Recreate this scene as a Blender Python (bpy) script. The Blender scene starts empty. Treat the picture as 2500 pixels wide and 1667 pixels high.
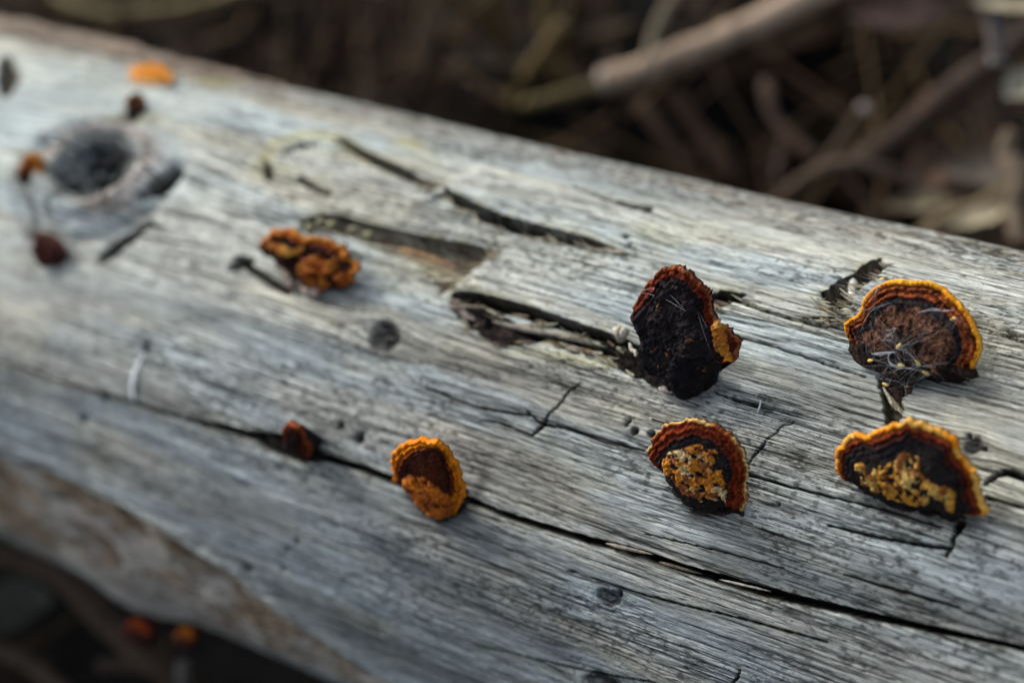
import bpy, math, random
import numpy as np
from mathutils import Vector, Matrix
rng = np.random.default_rng(7)
random.seed(7)
S = bpy.context.scene
COL = S.collection
PI = math.pi

# ------------------------------------------------------------------ camera, light, exposure
R = 0.08                                   # radius of the log; its axis runs along X at height R
AX = np.array([-0.73023126, 0.21478215, -0.64856066])      # log axis (far end) in camera space
FPX, IW, IH = 6250.0, 2500.0, 1667.0
pit, rol = math.radians(37.0), math.radians(-23.5566)
up = np.array([math.cos(pit)*math.sin(rol), math.cos(pit)*math.cos(rol), math.sin(pit)])
d_ = AX/np.linalg.norm(AX)
up = up - d_*(up@d_); up /= np.linalg.norm(up)
MW = np.array([-d_, np.cross(up, -d_), up])                # camera -> world rotation
CAM = np.array([0.0, -0.3095849, 0.44182787+R])
cd = bpy.data.cameras.new('camera'); cam = bpy.data.objects.new('camera', cd); COL.objects.link(cam)
m4 = Matrix([list(MW[i])+[CAM[i]] for i in range(3)]+[[0, 0, 0, 1]])
cam.matrix_world = m4
cd.sensor_width = 36; cd.lens = 90; cd.clip_start = 0.01; cd.clip_end = 200
cd.dof.use_dof = True; cd.dof.focus_distance = 0.557; cd.dof.aperture_fstop = 7.6; cd.dof.aperture_blades = 9
S.camera = cam

sun_el, sun_az = math.radians(44), math.radians(170)       # azimuth of the direction towards the sun, from +X anticlockwise
w = bpy.data.worlds.new('World'); S.world = w; w.use_nodes = True
nt = w.node_tree; bg = nt.nodes['Background']
sky = nt.nodes.new('ShaderNodeTexSky'); sky.sky_type = 'NISHITA'; sky.sun_disc = False
sky.dust_density = 3.0; sky.sun_elevation = sun_el; sky.sun_rotation = PI/2-sun_az
hs = nt.nodes.new('ShaderNodeHueSaturation'); hs.inputs['Saturation'].default_value = .56     # thin overcast: a greyer sky
nt.links.new(sky.outputs[0], hs.inputs['Color']); nt.links.new(hs.outputs[0], bg.inputs[0]); bg.inputs[1].default_value = 0.115
sl = bpy.data.lights.new('sun', 'SUN'); sl.energy = 1.4; sl.angle = math.radians(26); sl.color = (1, .965, .90)
so = bpy.data.objects.new('sun', sl); COL.objects.link(so)
sd = Vector((math.cos(sun_el)*math.cos(sun_az), math.cos(sun_el)*math.sin(sun_az), math.sin(sun_el)))
so.rotation_euler = sd.to_track_quat('Z', 'Y').to_euler(); so.location = (0, 0, 3)
S.view_settings.view_transform = 'Standard'; S.view_settings.look = 'None'
S.view_settings.exposure = 1.1; S.view_settings.gamma = 1.0; S.view_settings.use_curve_mapping = False
S.render.engine = 'CYCLES'
S.cycles.max_bounces = 5; S.cycles.diffuse_bounces = 3

# ------------------------------------------------------------------ helpers
K = 2500.0/2352.0
def ray(px, py):
    return MW @ np.array([(px*K-IW/2)/FPX, -(py*K-IH/2)/FPX, -1.0])
def on_log(px, py, r=R):
    """point of the round log seen at a place of the picture -> (x, s): s is the arc length from the crest, + to the viewer"""
    v = ray(px, py); c = CAM-np.array([0, 0, R])
    a = v[1]**2+v[2]**2; b = 2*(c[1]*v[1]+c[2]*v[2]); q = c[1]**2+c[2]**2-r*r
    D = max(b*b-4*a*q, 0.0)
    P = c+v*((-b-math.sqrt(D))/2/a)
    return P[0], R*math.atan2(-P[1], P[2])
def surf(x, s, h=0.0):
    t = s/R
    return np.array([x, -(R+h)*math.sin(t), R+(R+h)*math.cos(t)])
def frame_at(s):
    t = s/R
    n = np.array([0, -math.sin(t), math.cos(t)]); b = np.array([0, math.cos(t), math.sin(t)])   # normal, up the slope
    return n, b
def at_z(px, py, z):
    v = ray(px, py); k = (z-CAM[2])/v[2]
    return CAM+v*k
def hsh(i, j, seed):
    h = (i.astype(np.int64)*374761393 + j.astype(np.int64)*668265263 + seed*1442695041) & 0xffffffff
    h = ((h ^ (h >> 13))*1274126177) & 0xffffffff
    h = ((h ^ (h >> 16))*2246822519) & 0xffffffff
    return ((h ^ (h >> 15)) & 0xffffff)/float(0xffffff)
def noise(x, y, seed=0):
    x = np.asarray(x, float); y = np.asarray(y, float)
    i = np.floor(x); j = np.floor(y); u = x-i; v = y-j
    i = i.astype(np.int64); j = j.astype(np.int64)
    u = u*u*u*(u*(u*6-15)+10); v = v*v*v*(v*(v*6-15)+10)
    a = hsh(i, j, seed); b = hsh(i+1, j, seed); c = hsh(i, j+1, seed); e = hsh(i+1, j+1, seed)
    return (a*(1-u)+b*u)*(1-v)+(c*(1-u)+e*u)*v
def fbm(x, y, o=4, seed=0, g=0.5):
    t = 0; a = 1; n = 0
    for k in range(o):
        t = t+a*noise(x*2**k+17.3*k, y*2**k-9.1*k, seed+k*7); n += a; a *= g
    return t/n
def sm(a, b, x):
    t = np.clip((x-a)/(b-a), 0, 1); return t*t*(3-2*t)
def catmull(P, n):
    P = np.asarray(P, float); out = []
    Q = np.vstack([2*P[0]-P[1], P, 2*P[-1]-P[-2]])
    for i in range(1, len(Q)-2):
        for k in range(n):
            t = k/n
            out.append(.5*((2*Q[i])+(-Q[i-1]+Q[i+1])*t+(2*Q[i-1]-5*Q[i]+4*Q[i+1]-Q[i+2])*t*t+(-Q[i-1]+3*Q[i]-3*Q[i+1]+Q[i+2])*t**3))
    out.append(P[-1]); return np.array(out)
def catmull_closed(P, n):
    P = np.asarray(P, float); m = len(P); out = []
    for i in range(m):
        a, b, c, e = P[i-1], P[i], P[(i+1) % m], P[(i+2) % m]
        for k in range(n):
            t = k/n
            out.append(.5*((2*b)+(-a+c)*t+(2*a-5*b+4*c-e)*t*t+(-a+3*b-3*c+e)*t**3))
    return np.array(out)
def mesh_obj(name, V, F, mat, parent=None, smooth=True, cols=None, vecs=None):
    """V (n,3); F array (m,4) or (m,3) or list of lists"""
    me = bpy.data.meshes.new(name)
    V = np.asarray(V, np.float32)
    me.vertices.add(len(V)); me.vertices.foreach_set('co', V.ravel())
    fl = F if isinstance(F, list) else [F]
    loops = np.concatenate([np.asarray(f, np.int32).ravel() for f in fl])
    tot = np.concatenate([np.full(len(f), np.asarray(f).shape[1], np.int32) for f in fl])
    st = np.concatenate([[0], np.cumsum(tot)[:-1]]).astype(np.int32)
    me.loops.add(len(loops)); me.loops.foreach_set('vertex_index', loops)
    me.polygons.add(len(tot)); me.polygons.foreach_set('loop_start', st); me.polygons.foreach_set('loop_total', tot)
    me.polygons.foreach_set('use_smooth', np.full(len(tot), smooth))
    me.update(calc_edges=True); me.validate()
    if cols is not None:
        a = me.attributes.new('tint', 'FLOAT_COLOR', 'POINT')
        c = np.ones((len(V), 4), np.float32); c[:, :3] = cols
        a.data.foreach_set('color', c.ravel())
    if vecs is not None:
        a = me.attributes.new('grain', 'FLOAT_VECTOR', 'POINT')
        a.data.foreach_set('vector', np.asarray(vecs, np.float32).ravel())
    if mat: me.materials.append(mat)
    o = bpy.data.objects.new(name, me); COL.objects.link(o)
    if parent is not None: o.parent = parent
    return o
def tag(o, label=None, cat=None, group=None, kind=None):
    if label: o['label'] = label
    if cat: o['category'] = cat
    if group: o['group'] = group
    if kind: o['kind'] = kind
    return o
def empty(name, label, cat, loc, group=None):
    o = bpy.data.objects.new(name, None); COL.objects.link(o); o.location = [float(q) for q in loc]
    o.empty_display_size = .01
    return tag(o, label, cat, group)
def local(o, V):
    return np.asarray(V)-np.array(o.location)
def grid_faces(n, m, wrap=False):
    i = np.arange(n-1)[:, None]; j = np.arange(m if wrap else m-1)[None, :]; j2 = (j+1) % m
    return np.stack([i*m+j, i*m+j2, (i+1)*m+j2, (i+1)*m+j], -1).reshape(-1, 4)

# ------------------------------------------------------------------ materials
def mat_tint(name, rough=.85, nscale=300.0, namt=.35, stretch=(1, 1, 1), bump=.3, bdist=.0004, coord='Object', spec=.25, fine=None, sheen=0):
    m = bpy.data.materials.new(name); m.use_nodes = True; t = m.node_tree; N = t.nodes; L = t.links
    p = N['Principled BSDF']; p.inputs['Roughness'].default_value = rough; p.inputs['Specular IOR Level'].default_value = spec
    if sheen: p.inputs['Sheen Weight'].default_value = sheen
    a = N.new('ShaderNodeAttribute'); a.attribute_name = 'tint'
    if coord == 'grain':
        c = N.new('ShaderNodeAttribute'); c.attribute_name = 'grain'; cs = c.outputs['Vector']
    else:
        c = N.new('ShaderNodeTexCoord'); cs = c.outputs['Object']
    mp = N.new('ShaderNodeMapping'); mp.inputs['Scale'].default_value = stretch; L.new(cs, mp.inputs[0])
    n = N.new('ShaderNodeTexNoise'); n.inputs['Scale'].default_value = nscale; n.inputs['Detail'].default_value = 6; n.inputs['Roughness'].default_value = .65
    L.new(mp.outputs[0], n.inputs['Vector'])
    mr = N.new('ShaderNodeMapRange'); mr.inputs[1].default_value = .3; mr.inputs[2].default_value = .7
    mr.inputs[3].default_value = 1-namt; mr.inputs[4].default_value = 1+namt; L.new(n.outputs[0], mr.inputs[0])
    mx = N.new('ShaderNodeMix'); mx.data_type = 'RGBA'; mx.blend_type = 'MULTIPLY'; mx.inputs[0].default_value = 1
    L.new(a.outputs['Color'], mx.inputs[6]); L.new(mr.outputs[0], mx.inputs[7])
    L.new(mx.outputs[2], p.inputs['Base Color'])
    b = N.new('ShaderNodeBump'); b.inputs['Strength'].default_value = bump; b.inputs['Distance'].default_value = bdist
    L.new(n.outputs[0], b.inputs['Height']); L.new(b.outputs[0], p.inputs['Normal'])
    return m
def mat_plain(name, c1, c2, scale=200.0, rough=.85, stretch=(1, 1, 1), bump=.4, bdist=.0005, spec=.25):
    m = bpy.data.materials.new(name); m.use_nodes = True; t = m.node_tree; N = t.nodes; L = t.links
    p = N['Principled BSDF']; p.inputs['Roughness'].default_value = rough; p.inputs['Specular IOR Level'].default_value = spec
    c = N.new('ShaderNodeTexCoord'); mp = N.new('ShaderNodeMapping'); mp.inputs['Scale'].default_value = stretch; L.new(c.outputs['Object'], mp.inputs[0])
    n = N.new('ShaderNodeTexNoise'); n.inputs['Scale'].default_value = scale; n.inputs['Detail'].default_value = 5; L.new(mp.outputs[0], n.inputs['Vector'])
    r = N.new('ShaderNodeValToRGB'); r.color_ramp.elements[0].position = .32; r.color_ramp.elements[1].position = .68
    r.color_ramp.elements[0].color = (*c1, 1); r.color_ramp.elements[1].color = (*c2, 1)
    L.new(n.outputs[0], r.inputs[0]); L.new(r.outputs[0], p.inputs['Base Color'])
    b = N.new('ShaderNodeBump'); b.inputs['Strength'].default_value = bump; b.inputs['Distance'].default_value = bdist
    L.new(n.outputs[0], b.inputs['Height']); L.new(b.outputs[0], p.inputs['Normal'])
    return m
M_wood = mat_tint('weathered_wood', .82, 1.0, .42, (160, 2300, 1), .55, .00035, 'grain', spec=.1)
def grain_lines(m):
    t = m.node_tree; N = t.nodes; L = t.links; p = N['Principled BSDF']; src = p.inputs['Base Color'].links[0].from_socket
    at = N.new('ShaderNodeAttribute'); at.attribute_name = 'grain'; last = src; hts = []
    mq = N.new('ShaderNodeMapping'); mq.inputs['Scale'].default_value = (9, 60, 1); L.new(at.outputs['Vector'], mq.inputs[0])
    nq = N.new('ShaderNodeTexNoise'); nq.inputs['Scale'].default_value = 1; nq.inputs['Detail'].default_value = 3; L.new(mq.outputs[0], nq.inputs['Vector'])
    rq = N.new('ShaderNodeMapRange'); rq.inputs[1].default_value = .38; rq.inputs[2].default_value = .60; rq.inputs[3].default_value = .25; rq.inputs[4].default_value = 1.0; L.new(nq.outputs[0], rq.inputs[0]); fac = rq.outputs[0]
    for (sc, lo, hi, dk, dis) in (((24, 2200, 1), .40, .45, .34, .8), ((60, 3700, 1), .42, .48, .36, .5), ((650, 2300, 1), .37, .43, .34, 0)):
        mp = N.new('ShaderNodeMapping'); mp.inputs['Scale'].default_value = sc; L.new(at.outputs['Vector'], mp.inputs[0])
        n = N.new('ShaderNodeTexNoise'); n.inputs['Scale'].default_value = 1; n.inputs['Detail'].default_value = 4; n.inputs['Roughness'].default_value = .6; n.inputs['Distortion'].default_value = dis*.3
        L.new(mp.outputs[0], n.inputs['Vector'])
        r = N.new('ShaderNodeMapRange'); r.interpolation_type = 'SMOOTHSTEP'; r.inputs[1].default_value = lo; r.inputs[2].default_value = hi; r.inputs[3].default_value = dk; r.inputs[4].default_value = 1.12
        L.new(n.outputs[0], r.inputs[0])
        x = N.new('ShaderNodeMix'); x.data_type = 'RGBA'; x.blend_type = 'MULTIPLY'; L.new(fac, x.inputs[0]); L.new(last, x.inputs[6]); L.new(r.outputs[0], x.inputs[7]); last = x.outputs[2]; hts.append(r.outputs[0])
    L.new(last, p.inputs['Base Color'])
    a1 = N.new('ShaderNodeMath'); a1.operation = 'ADD'; L.new(hts[0], a1.inputs[0]); L.new(hts[1], a1.inputs[1])
    b = N.new('ShaderNodeBump'); b.inputs['Strength'].default_value = .7; b.inputs['Distance'].default_value = .0003
    L.new(a1.outputs[0], b.inputs['Height']); L.new(p.inputs['Normal'].links[0].from_socket, b.inputs['Normal']); L.new(b.outputs[0], p.inputs['Normal'])
grain_lines(M_wood)
M_knot = mat_tint('knot_wood', .7, 900, .45, (1, 1, 1), .6, .0006)
M_fung = mat_tint('fungus_flesh', .9, 2600, .55, (1, 1, 1), .8, .0006, spec=.08)
M_rim = mat_tint('fungus_margin', .85, 2400, .35, (1, 1, 1), .6, .0004, spec=.1)
M_crust = mat_tint('fungus_crust', .8, 1800, .35, (1, 1, 1), .8, .0006)
M_pitch = mat_plain('dark_rot', (.008, .007, .007), (.03, .022, .018), 700, .55, bump=.8, bdist=.0012, spec=.4)
M_ground = mat_plain('forest_soil', (.0012, .001, .0007), (.008, .0055, .0035), 40, .95, bump=.8, bdist=.01)

# ------------------------------------------------------------------ the log
def pts(*q): return np.array([on_log(a, b) for a, b in q])
# cracks: picture trace, half width (mm) list, depth (mm), step (mm, upper side proud), colour of the inside
CR = []
def crack(trace, wid, dep, step=0.0, rot=0.6, jag=.16, edge=.25):
    CR.append((pts(*trace), wid, dep, step, rot, jag, edge))
crack([(-60, 815), (60, 850), (150, 880), (300, 925), (420, 960), (520, 985), (590, 1002)], [.3, .35, .4, .5, .6, 1.0, 1.3], 3.5, .5)
crack([(585, 1000), (640, 1020), (690, 1036), (740, 1045)], [1.3, 2.6, 2.4, 1.2], 7, .6, .9)
crack([(730, 1043), (780, 1060), (830, 1075), (905, 1103), (1000, 1130), (1080, 1150), (1140, 1172)], [1.0, .9, 1.0, 1.1, 1.3, .8, .7], 6, .5, .7)
crack([(1120, 1167), (1200, 1195), (1330, 1235), (1430, 1262), (1500, 1282), (1580, 1310)], [.7, .75, .85, .9, 1.0, .9], 7, .3, .6)
crack([(1560, 1303), (1640, 1325), (1760, 1360), (1900, 1392), (2050, 1425), (2200, 1457), (2352, 1488), (2480, 1515)], [.9, 1.0, 1.05, .9, .7, .6, .5, .4], 8, .3, .6)
# crack under the middle plate
# upper plate
crack([(1320, 432), (1390, 460), (1440, 477), (1492, 487)], [.4, .6, .8, .9], 2.5, .8, .5)
crack([(655, 345), (690, 335), (725, 326)], [.8, 2.0, .8], 4, .4, .4)
crack([(610, 372), (616, 390), (618, 408)], [.6, 1.3, .8], 3, .2, .35)
crack([(690, 412), (725, 430), (758, 447)], [1.1, .9, .6], 3, .9, .4)
# cavity right of the crumbly cluster
crack([(525, 612), (550, 602), (575, 598)], [.9, 1.8, .9], 4, 0, .5, .6)
crack([(560, 606), (590, 625), (625, 648), (660, 668)], [.8, 1.0, 1.1, 1.0], 2.6, .4, .5)
crack([(40, 405), (90, 352), (150, 345)], [.8, 1.2, .8], 3.5, .5, .6)
crack([(215, 395), (245, 440), (262, 480)], [.3, .5, .3], 2, 0, .9)
crack([(222, 390), (290, 372), (350, 376)], [.3, .5, .3], 2, 0, .9)
crack([(180, 425), (140, 470), (120, 500)], [.4, .6, .3], 2, 0, .8)
# hollow beside the big fan
# trench below the big fan
crack([(2045, 868), (2050, 900), (2055, 930), (2052, 970), (2046, 985)], [2.6, 2.5, 2.1, 1.6, .7], 2.6, 0, .28, .6)
crack([(2235, 742), (2290, 758), (2352, 778), (2420, 800)], [.3, .35, .4, .4], 2, .4)
crack([(2240, 752), (2300, 772), (2352, 790), (2420, 812)], [.3, .35, .45, .4], 2, .1)
crack([(2262, 1110), (2290, 1092), (2320, 1086), (2352, 1096), (2400, 1112)], [.4, .8, .9, .8, .6], 2.5, 0, .9)
crack([(2265, 1140), (2310, 1152), (2380, 1170)], [.4, .35, .3], 1.5, 0, .8)
# behind the dark lump
crack([(1690, 692), (1770, 720), (1850, 742), (1950, 757)], [.6, .4, .35, .25], 1.8, .4)
crack([(1690, 775), (1800, 805), (1900, 838), (1990, 868)], [.25, .25, .25, .2], 1.4, .4)
# cross cracks
crack([(1330, 873), (1312, 893), (1290, 925), (1265, 950), (1245, 978), (1222, 1002)], [.2, .35, .3, .4, .55, .3], 1.6, 0, .95, .9)
crack([(1212, 945), (1245, 972), (1310, 985), (1400, 1012), (1480, 1035)], [.2, .3, .22, .2, .15], 1.2, .2, .8)
crack([(1100, 965), (1150, 972), (1220, 1000)], [.12, .2, .2], .8, .1, .8)
crack([(1825, 972), (1800, 975), (1770, 1003), (1745, 1035), (1722, 1062)], [.15, .2, .22, .3, .2], 1.2, 0, .95, .9)
crack([(1712, 1088), (1800, 1112), (1900, 1138), (2040, 1172), (2160, 1210)], [.2, .25, .25, .2, .2], 1.2, .3, .8)
crack([(2205, 1200), (2192, 1225), (2185, 1248), (2170, 1275)], [.9, .45, .4, .3], 2, 0, .95, .8)
crack([(1900, 1205), (2000, 1228), (2100, 1247), (2180, 1258)], [.2, .25, .35, .35], 1.5, .5, .8)
crack([(1640, 900), (1700, 925), (1760, 940)], [.15, .2, .15], .8, .1, .8)
crack([(1500, 965), (1640, 1000)], [.15, .15], .8, .1, .8)
crack([(1480, 1225), (1650, 1265), (1800, 1305)], [.12, .16, .12], .8, .1, .8)
crack([(1940, 1320), (2050, 1352), (2200, 1395)], [.2, .3, .2], 1.0, .2, .95)
crack([(1090, 1480), (1300, 1530), (1500, 1568)], [.2, .3, .3], 1.2, .4, .8)
crack([(1300, 1310), (1500, 1372), (1700, 1420), (1900, 1475)], [.15, .22, .2, .2], 1.0, .3, .8)
crack([(980, 890), (1100, 935), (1215, 955)], [.2, .3, .2], 1.0, .2, .7)
crack([(330, 455), (370, 425), (405, 395)], [1.0, 2.4, 1.6], 5, .8, .6)
crack([(230, 595), (280, 560), (330, 520), (345, 508)], [1.2, 1.8, 1.3, .7], 4, .3, .6)
crack([(320, 515), (345, 516), (372, 520)], [.4, .7, .3], 1.5, 0, .5)
crack([(15, 140), (20, 180), (15, 215)], [2, 3.2, 2], 4, 0, .4, .6)
crack([(1700, 1540), (1685, 1568), (1665, 1600)], [.2, .3, .3], 1.2, 0, .9, .9)
# wedge shaped splits: upper edge (sharp, undercut), lower edge (floor rises to it), depth mm, lift of the plate above mm, darkness of floor
WG = [([(1016, 438), (1040, 462), (1130, 503), (1230, 535), (1340, 565), (1445, 592)], [(1030, 462), (1050, 487), (1120, 529), (1210, 552), (1300, 568), (1400, 584), (1445, 593)], 6, 2.4, .75),
      ([(775, 318), (850, 362), (920, 398), (985, 430)], [(775, 323), (845, 384), (920, 419), (985, 443)], 3.2, 1.8, .55),
      ([(978, 428), (1004, 426), (1010, 436)], [(976, 440), (990, 448), (1008, 442)], 8, .3, .9),
      ([(1048, 682), (1110, 693), (1200, 715), (1300, 748), (1400, 780), (1475, 802)], [(1036, 700), (1090, 722), (1190, 741), (1290, 768), (1390, 797), (1462, 822)], 6, 2.6, .85),
      ([(1058, 716), (1150, 740), (1210, 765), (1300, 780), (1400, 803), (1470, 832)], [(1018, 704), (1060, 750), (1110, 785), (1190, 800), (1240, 793), (1330, 812), (1390, 826), (1440, 868), (1500, 895)], 4.6, .2, .7),
      ([(690, 512), (740, 496), (800, 504), (870, 524), (1000, 554), (1150, 582)], [(698, 532), (745, 528), (805, 543), (850, 560), (930, 592), (1000, 620), (1018, 650), (1006, 688), (1058, 655), (1098, 617), (1140, 592)], 3.8, 1.4, .12),
      ([(1888, 677), (1903, 668), (1931, 648), (1965, 634), (1984, 615), (2008, 604), (2024, 600)], [(1888, 699), (1907, 720), (1931, 731), (1957, 728), (1960, 684), (1991, 657), (2018, 637), (2042, 616)], 5.5, .5, .0),
      ([(1850, 734), (1900, 736), (1952, 734)], [(1862, 741), (1905, 750), (1948, 748)], 4, .6, .8),
      ([(1622, 690), (1655, 672), (1715, 680)], [(1636, 720), (1668, 716), (1712, 686)], 5, .3, .6)]

# beetle holes: x, y, radius mm
HO = [(785, 977, 1.1), (827, 1005, 1.5), (330, 800, 1.2), (238, 915, 1.3), (185, 965, 1.2), (1442, 552, .9), (1447, 574, .7),
      (1497, 997, .9), (1460, 990, .95), (1447, 967, .5), (1440, 976, .45), (383, 1307, 1.5), (353, 1218, 1.1), (2228, 1002, .5), (2262, 1030, .5),
      (675, 1245, .8), (655, 1265, .6), (1785, 1155, .35), (560, 1310, 1.4), (1420, 1365, .8), (1930, 640, .5), (2215, 640, .5), (640, 1310, .9)]
# knots: x, y, half length along the log (mm), across (mm), dish depth, bulge, swirl
KN = [(222, 395, 15, 11, 7.0, 6.0, 1.0), (882, 770, 4.6, 3.8, 1.5, .8, .9), (1392, 1372, 3.4, 1.8, .8, .3, .8), (2236, 1026, 1.9, 2.2, .6, .2, .7),
      (1395, 1580, 6, 4, .6, .6, 1.0), (290, 1420, 13, 9, 0, 4.5, .6)]

def spaced(lo, hi, f, n0=4000):
    q = np.linspace(lo, hi, n0); c = np.concatenate([[0], np.cumsum(1/f((q[1:]+q[:-1])/2)*(q[1]-q[0]))])
    n = int(c[-1])+1; return np.interp(np.linspace(0, c[-1], n), c, q)
xv = spaced(-.72, -.2, lambda x: .00031+.0011*np.clip((-.40-x)/.3, 0, 1))
xs = np.concatenate([np.linspace(-1.5, -.74, 26), xv, np.linspace(-.19, .45, 26)])
s0, s1 = R*math.radians(-58), R*math.radians(118)
sv = np.linspace(s0, s1, 880)
sb = np.linspace(s1, s0+2*PI*R, 40)[1:-1]
ss = np.concatenate([sv, sb])
X, Sg = np.meshgrid(xs, ss, indexing='ij')
NX, NS = X.shape
H = np.zeros_like(X)
seam = sm(0, .03, Sg-s0)*sm(0, .03, s0+2*PI*R-Sg)            # fade at the seam under the log
vg = Sg.copy()                                                # grain coordinate
vg += .004*(fbm(X*9, Sg*14, 3, 3)-.5)
KP = []
for (kx, ky, ka, kb, dish, bul, swirl) in KN:
    cx, cs = on_log(kx, ky); ka *= .001; kb *= .001
    dx = (X-cx); ds = (Sg-cs)
    q = np.sqrt((dx/(2.6*ka))**2+(ds/(2.0*kb))**2)
    vg += -swirl*.9*kb*np.tanh(ds/(.8*kb))*np.exp(-q*q*1.2)
    H += bul*.001*np.exp(-((dx/(1.5*ka))**2+(ds/(1.6*kb))**2))
    KP.append((cx, cs, ka, kb, dx, ds, dish))
H += .0035*(fbm(X*7, Sg*16, 3, 11)-.5)*seam
H += .0012*(fbm(X*22, vg*160, 3, 12)-.5)*seam
# albedo pieces
tone = fbm(X*16, vg*120, 4, 20)                               # broad bands along the grain
band = fbm(X*5, vg*300, 3, 21)
patch = fbm(X*26+5, Sg*34, 4, 22)
mild = fbm(X*85, vg*420, 4, 23, .6)                           # mildew flecks
fine = fbm(X*45, vg*1500, 3, 24, .6)
vein = np.abs(fbm(X*13, vg*520, 3, 25)-.5)                    # long fine checks
check = 1-sm(0, .035, vein)
chk_a = sm(.35, .62, fbm(X*10+3, Sg*40, 3, 26))
check *= chk_a*.6
vein2 = np.abs(fbm(X*9+4, vg*1500+7, 2, 27)-.5)
check2 = (1-sm(0, .05, vein2))*sm(.38, .6, fbm(X*18, Sg*60+3, 3, 28))
H -= seam*(.00075*check+.00035*check2)
H += seam*.00030*(fine-.5)
H += seam*.00012*(noise(X*600, Sg*2600, 31)-.5)
kdark = np.zeros_like(H); dark = np.zeros_like(H); rotm = np.zeros_like(H); pale = np.zeros_like(H); moss = np.zeros_like(H); warm = np.zeros_like(H)
# ---- ridge along the lower left: bark gone below it
RG = pts((-80, 990), (0, 1030), (90, 1062), (180, 1110), (290, 1165), (400, 1228), (500, 1300), (590, 1365), (680, 1430), (760, 1480), (860, 1545), (960, 1600))
sr = np.interp(X, RG[:, 0], RG[:, 1]); sr = np.where(X < RG[0, 0], RG[0, 1], sr)
below = (Sg-sr)-.004*(fbm(X*40, Sg*0, 3, 41)-.5)
bz = sm(-.001, .006, below)*sm(.17, .14, Sg)
H += .0018*np.exp(-(below/.004)**2)*sm(-.33, -.42, X)
H -= .0035*bz*sm(-.34, -.42, X)
H += bz*.006*(fbm(X*45, Sg*60, 4, 42)-.5)
# ---- cracks
for (P, wid, dep, step, rot, jag, edge) in CR:
    n = 10
    T = np.linspace(0, len(P)-1, (len(P)-1)*n+1)
    C = catmull(P, n) if len(P) > 2 else np.stack([np.interp(T, range(len(P)), P[:, k]) for k in (0, 1)], 1)
    Wd = np.interp(T, range(len(P)), wid)*.001
    C = C+.0009*jag*(np.stack([noise(T*1.7+P[0, 0]*999, T*0+2, 51), noise(T*1.7, T*0+8+P[0, 1]*999, 52)], 1)-.5)
    mg = .016 if step else .006
    lo = C.min(0)-mg; hi = C.max(0)+mg
    ia, ib = np.searchsorted(xs, [lo[0], hi[0]]); ja, jb = np.searchsorted(ss, [lo[1], hi[1]])
    if ib-ia < 2 or jb-ja < 2: continue
    sx = X[ia:ib, ja:jb]; sy = Sg[ia:ib, ja:jb]
    best = np.full(sx.shape, 9.0); wv = np.zeros(sx.shape); side = np.zeros(sx.shape); endf = np.ones(sx.shape)
    for k in range(len(C)-1):
        a = C[k]; e = C[k+1]-a; l2 = e@e+1e-12
        t = ((sx-a[0])*e[0]+(sy-a[1])*e[1])/l2
        tc = np.clip(t, 0, 1)
        ddx = sx-a[0]-tc*e[0]; ddy = sy-a[1]-tc*e[1]
        dd = np.sqrt(ddx**2+ddy**2)
        mk = dd < best
        best[mk] = dd[mk]; wv[mk] = (Wd[k]+(Wd[k+1]-Wd[k])*tc)[mk]
        sg = ddy if abs(e[0]) > abs(e[1])*.3 else ddx
        side[mk] = sg[mk]
    wv = wv*(1+jag*1.5*(fbm(sx*150, sy*800, 3, 53)-.5))
    q = best/np.maximum(wv, 1e-6)
    pit = 1-sm(.72, 1.18, q); pc = 1-sm(.95, 1.30, q)
    sh = slice(ia, ib), slice(ja, jb)
    rough = fbm(sx*260, sy*700, 3, 54)
    H[sh] -= dep*.001*pit*(.85+.3*rough)
    if step:
        up_ = sm(0, -.0008, side)
        H[sh] += step*.001*up_*np.exp(-best/.0055)
    rotm[sh] = np.maximum(rotm[sh], pc*min(1, .35+rot))
    warm[sh] = np.maximum(warm[sh], pc*min(1, (1-rot)*1.3))
    eg = np.exp(-np.maximum(best-wv, 0)/.0014)*(1-pit)
    moss[sh] = np.maximum(moss[sh], eg*edge*sm(.4, .6, rough))
    if wv.max() > .0005:
        pale[sh] = np.maximum(pale[sh], .5*sm(0, .0006, side)*np.exp(-((best-wv*1.3)/.0009)**2))
# ---- wedge splits
def poly_sd(U, W_, P):
    """signed distance to a closed outline, + inside"""
    best = np.full(U.shape, 9.0); ins = np.zeros(U.shape, bool); n = len(P)
    for k in range(n):
        a = P[k]; b = P[(k+1) % n]; e = b-a; l2 = e@e+1e-14
        t = np.clip(((U-a[0])*e[0]+(W_-a[1])*e[1])/l2, 0, 1)
        best = np.minimum(best, np.hypot(U-a[0]-t*e[0], W_-a[1]-t*e[1]))
        if a[1] != b[1]:
            c = ((a[1] > W_) != (b[1] > W_)) & (U < (b[0]-a[0])*(W_-a[1])/(b[1]-a[1])+a[0]); ins ^= c
    return np.where(ins, best, -best)
def line_d(U, W_, P):
    best = np.full(U.shape, 9.0)
    for k in range(len(P)-1):
        a = P[k]; e = P[k+1]-a; l2 = e@e+1e-14
        t = np.clip(((U-a[0])*e[0]+(W_-a[1])*e[1])/l2, 0, 1); best = np.minimum(best, np.hypot(U-a[0]-t*e[0], W_-a[1]-t*e[1]))
    return best
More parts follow.
